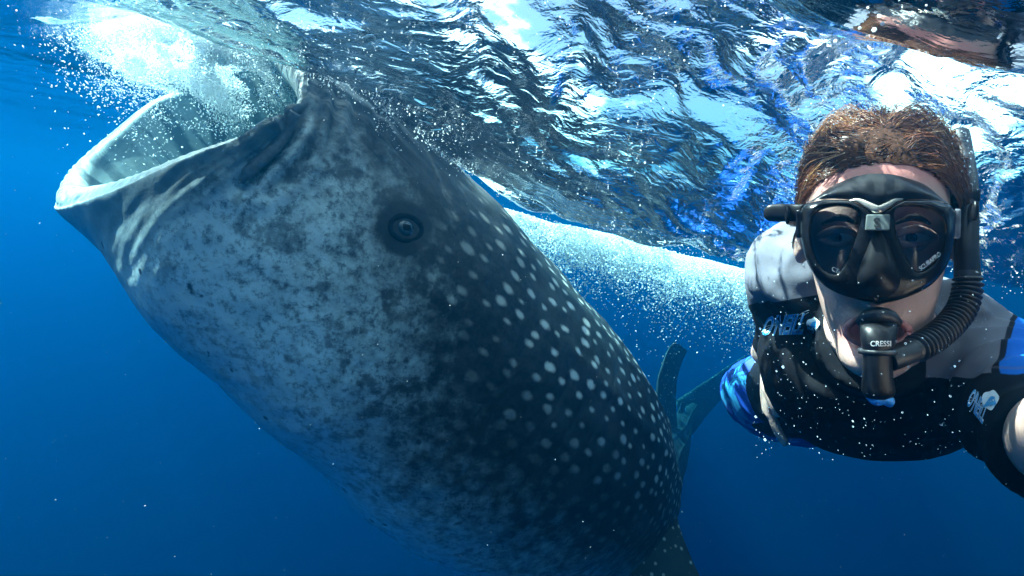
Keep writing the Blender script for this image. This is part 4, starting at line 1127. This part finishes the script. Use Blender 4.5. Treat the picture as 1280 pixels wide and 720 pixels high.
link('splash_foam', bits('splash_foam', C_, r_, st_), M_foam, kind='stuff', label='white splash of foam and bubbles over the shark\'s open mouth')
# wake trailing behind the shark's back: a long bank of white bubbles under the surface
n = 150000; u_ = rng.random(n)
a0, a1 = P(600, 262, 3.0), P(985, 360, 2.7)
base = a0[None] * (1 - u_)[:, None] + a1[None] * u_[:, None]
acr = rng.normal(size=n) * .22
pp_ = base + np.outer(acr, unit(np.array([-(a1 - a0)[1], (a1 - a0)[0], 0])))
topz = np.interp(u_, [0, 1], [a0[2] + .03, a1[2] + .03]) + .02 * noise3(pp_[:, 0] * 3, pp_[:, 1] * 3, 0)
dz = rng.exponential(.055, n) * (1 + .7 * noise3(pp_[:, 0] * 5, pp_[:, 1] * 5, 3.)) 
pp_[:, 2] = np.minimum(topz, surf_z(pp_[:, 0], pp_[:, 1]) - .004) - dz.clip(0)
k = (noise3(pp_[:, 0] * 7, pp_[:, 1] * 7, pp_[:, 2] * 9) > -.25 - .0 * u_)
pp_ = pp_[k]
link('wake_foam', bits('wake_foam', pp_, rng.uniform(.0015, .0046, len(pp_))), M_foam, kind='stuff', label='bank of white bubbles trailing in the wake behind the shark\'s back')
# loose air bubbles under the surface between shark and snorkeller
n = 5200
x = rng.uniform(-.9, 1.25, n); y = rng.uniform(.40, 2.0, n)
z_ = surf_z(x, y) - rng.exponential(.022, n) - .002
k = noise3(x * 4, y * 4, 2.0) > -.1
pb = np.stack([x, y, z_], 1)[k]
qb = proj(pb); hd = np.linalg.norm(pb - HC, axis=1); k = hd > .16; pb = pb[k]
rb = rng.uniform(.0004, .0013, len(pb)) * (1 + 1.4 * (rng.random(len(pb)) ** 8))
link('surface_bubbles', bits('surface_bubbles', pb, rb, None, IC1_V, IC1_F, True), M_foam, kind='stuff', label='small bubbles caught under the rippled surface')
# bubbles in front of the snorkeller's chest and round his shoulders
n = 480; bx_ = rng.uniform(940, 1240, n); by_ = rng.uniform(330, 575, n); dd_ = rng.uniform(.42, .74, n)
pc_ = Pn(np.stack([bx_, by_, dd_], 1)); 
rc_ = rng.uniform(.00015, .0005, n) + .0009 * rng.random(n) ** 12
link('chest_bubbles', bits('chest_bubbles', pc_, rc_, None, ICO_V, ICO_F, True), M_bub, kind='stuff', label='bubbles drifting in front of the snorkeller\'s dark chest')
# drifting plankton and motes
n = 900; dd_ = rng.uniform(.5, 3.2, n)
pm = Pn(np.stack([rng.uniform(-150, 1430, n), rng.uniform(150, 800, n), dd_], 1)); pm = pm[pm[:, 2] < -.15]
link('plankton', bits('plankton', pm, rng.uniform(.00015, .0005, len(pm)) * (.6 + .5 * proj(pm)[:, 2]), np.stack([rng.uniform(1, 3, len(pm)), np.ones(len(pm)), np.ones(len(pm))], 1)), M_foam, kind='stuff', label='pale motes of plankton drifting in the blue water')

# fine bubbles caught in and above the snorkeller's hair
n = 1600; th_ = rng.uniform(0, np.pi, n); rr_ = rng.uniform(.95, 1.45, n)
lb = np.stack([np.cos(th_) * .085 * rr_, .03 + np.sin(th_) * .118 * rr_, rng.uniform(-.06, .05, n)], 1)
pbh = hw(lb); k = (pbh[:, 2] < surf_z(pbh[:, 0], pbh[:, 1]) + .002) & (lb[:, 1] > .05); pbh = pbh[k]
link('hair_bubbles', bits('hair_bubbles', pbh, rng.uniform(.0002, .0008, len(pbh)) * (1 + rng.random(len(pbh)) ** 6), None, IC1_V, IC1_F, True), M_bub, kind='stuff', label='fine bubbles caught in the snorkeller\'s hair')
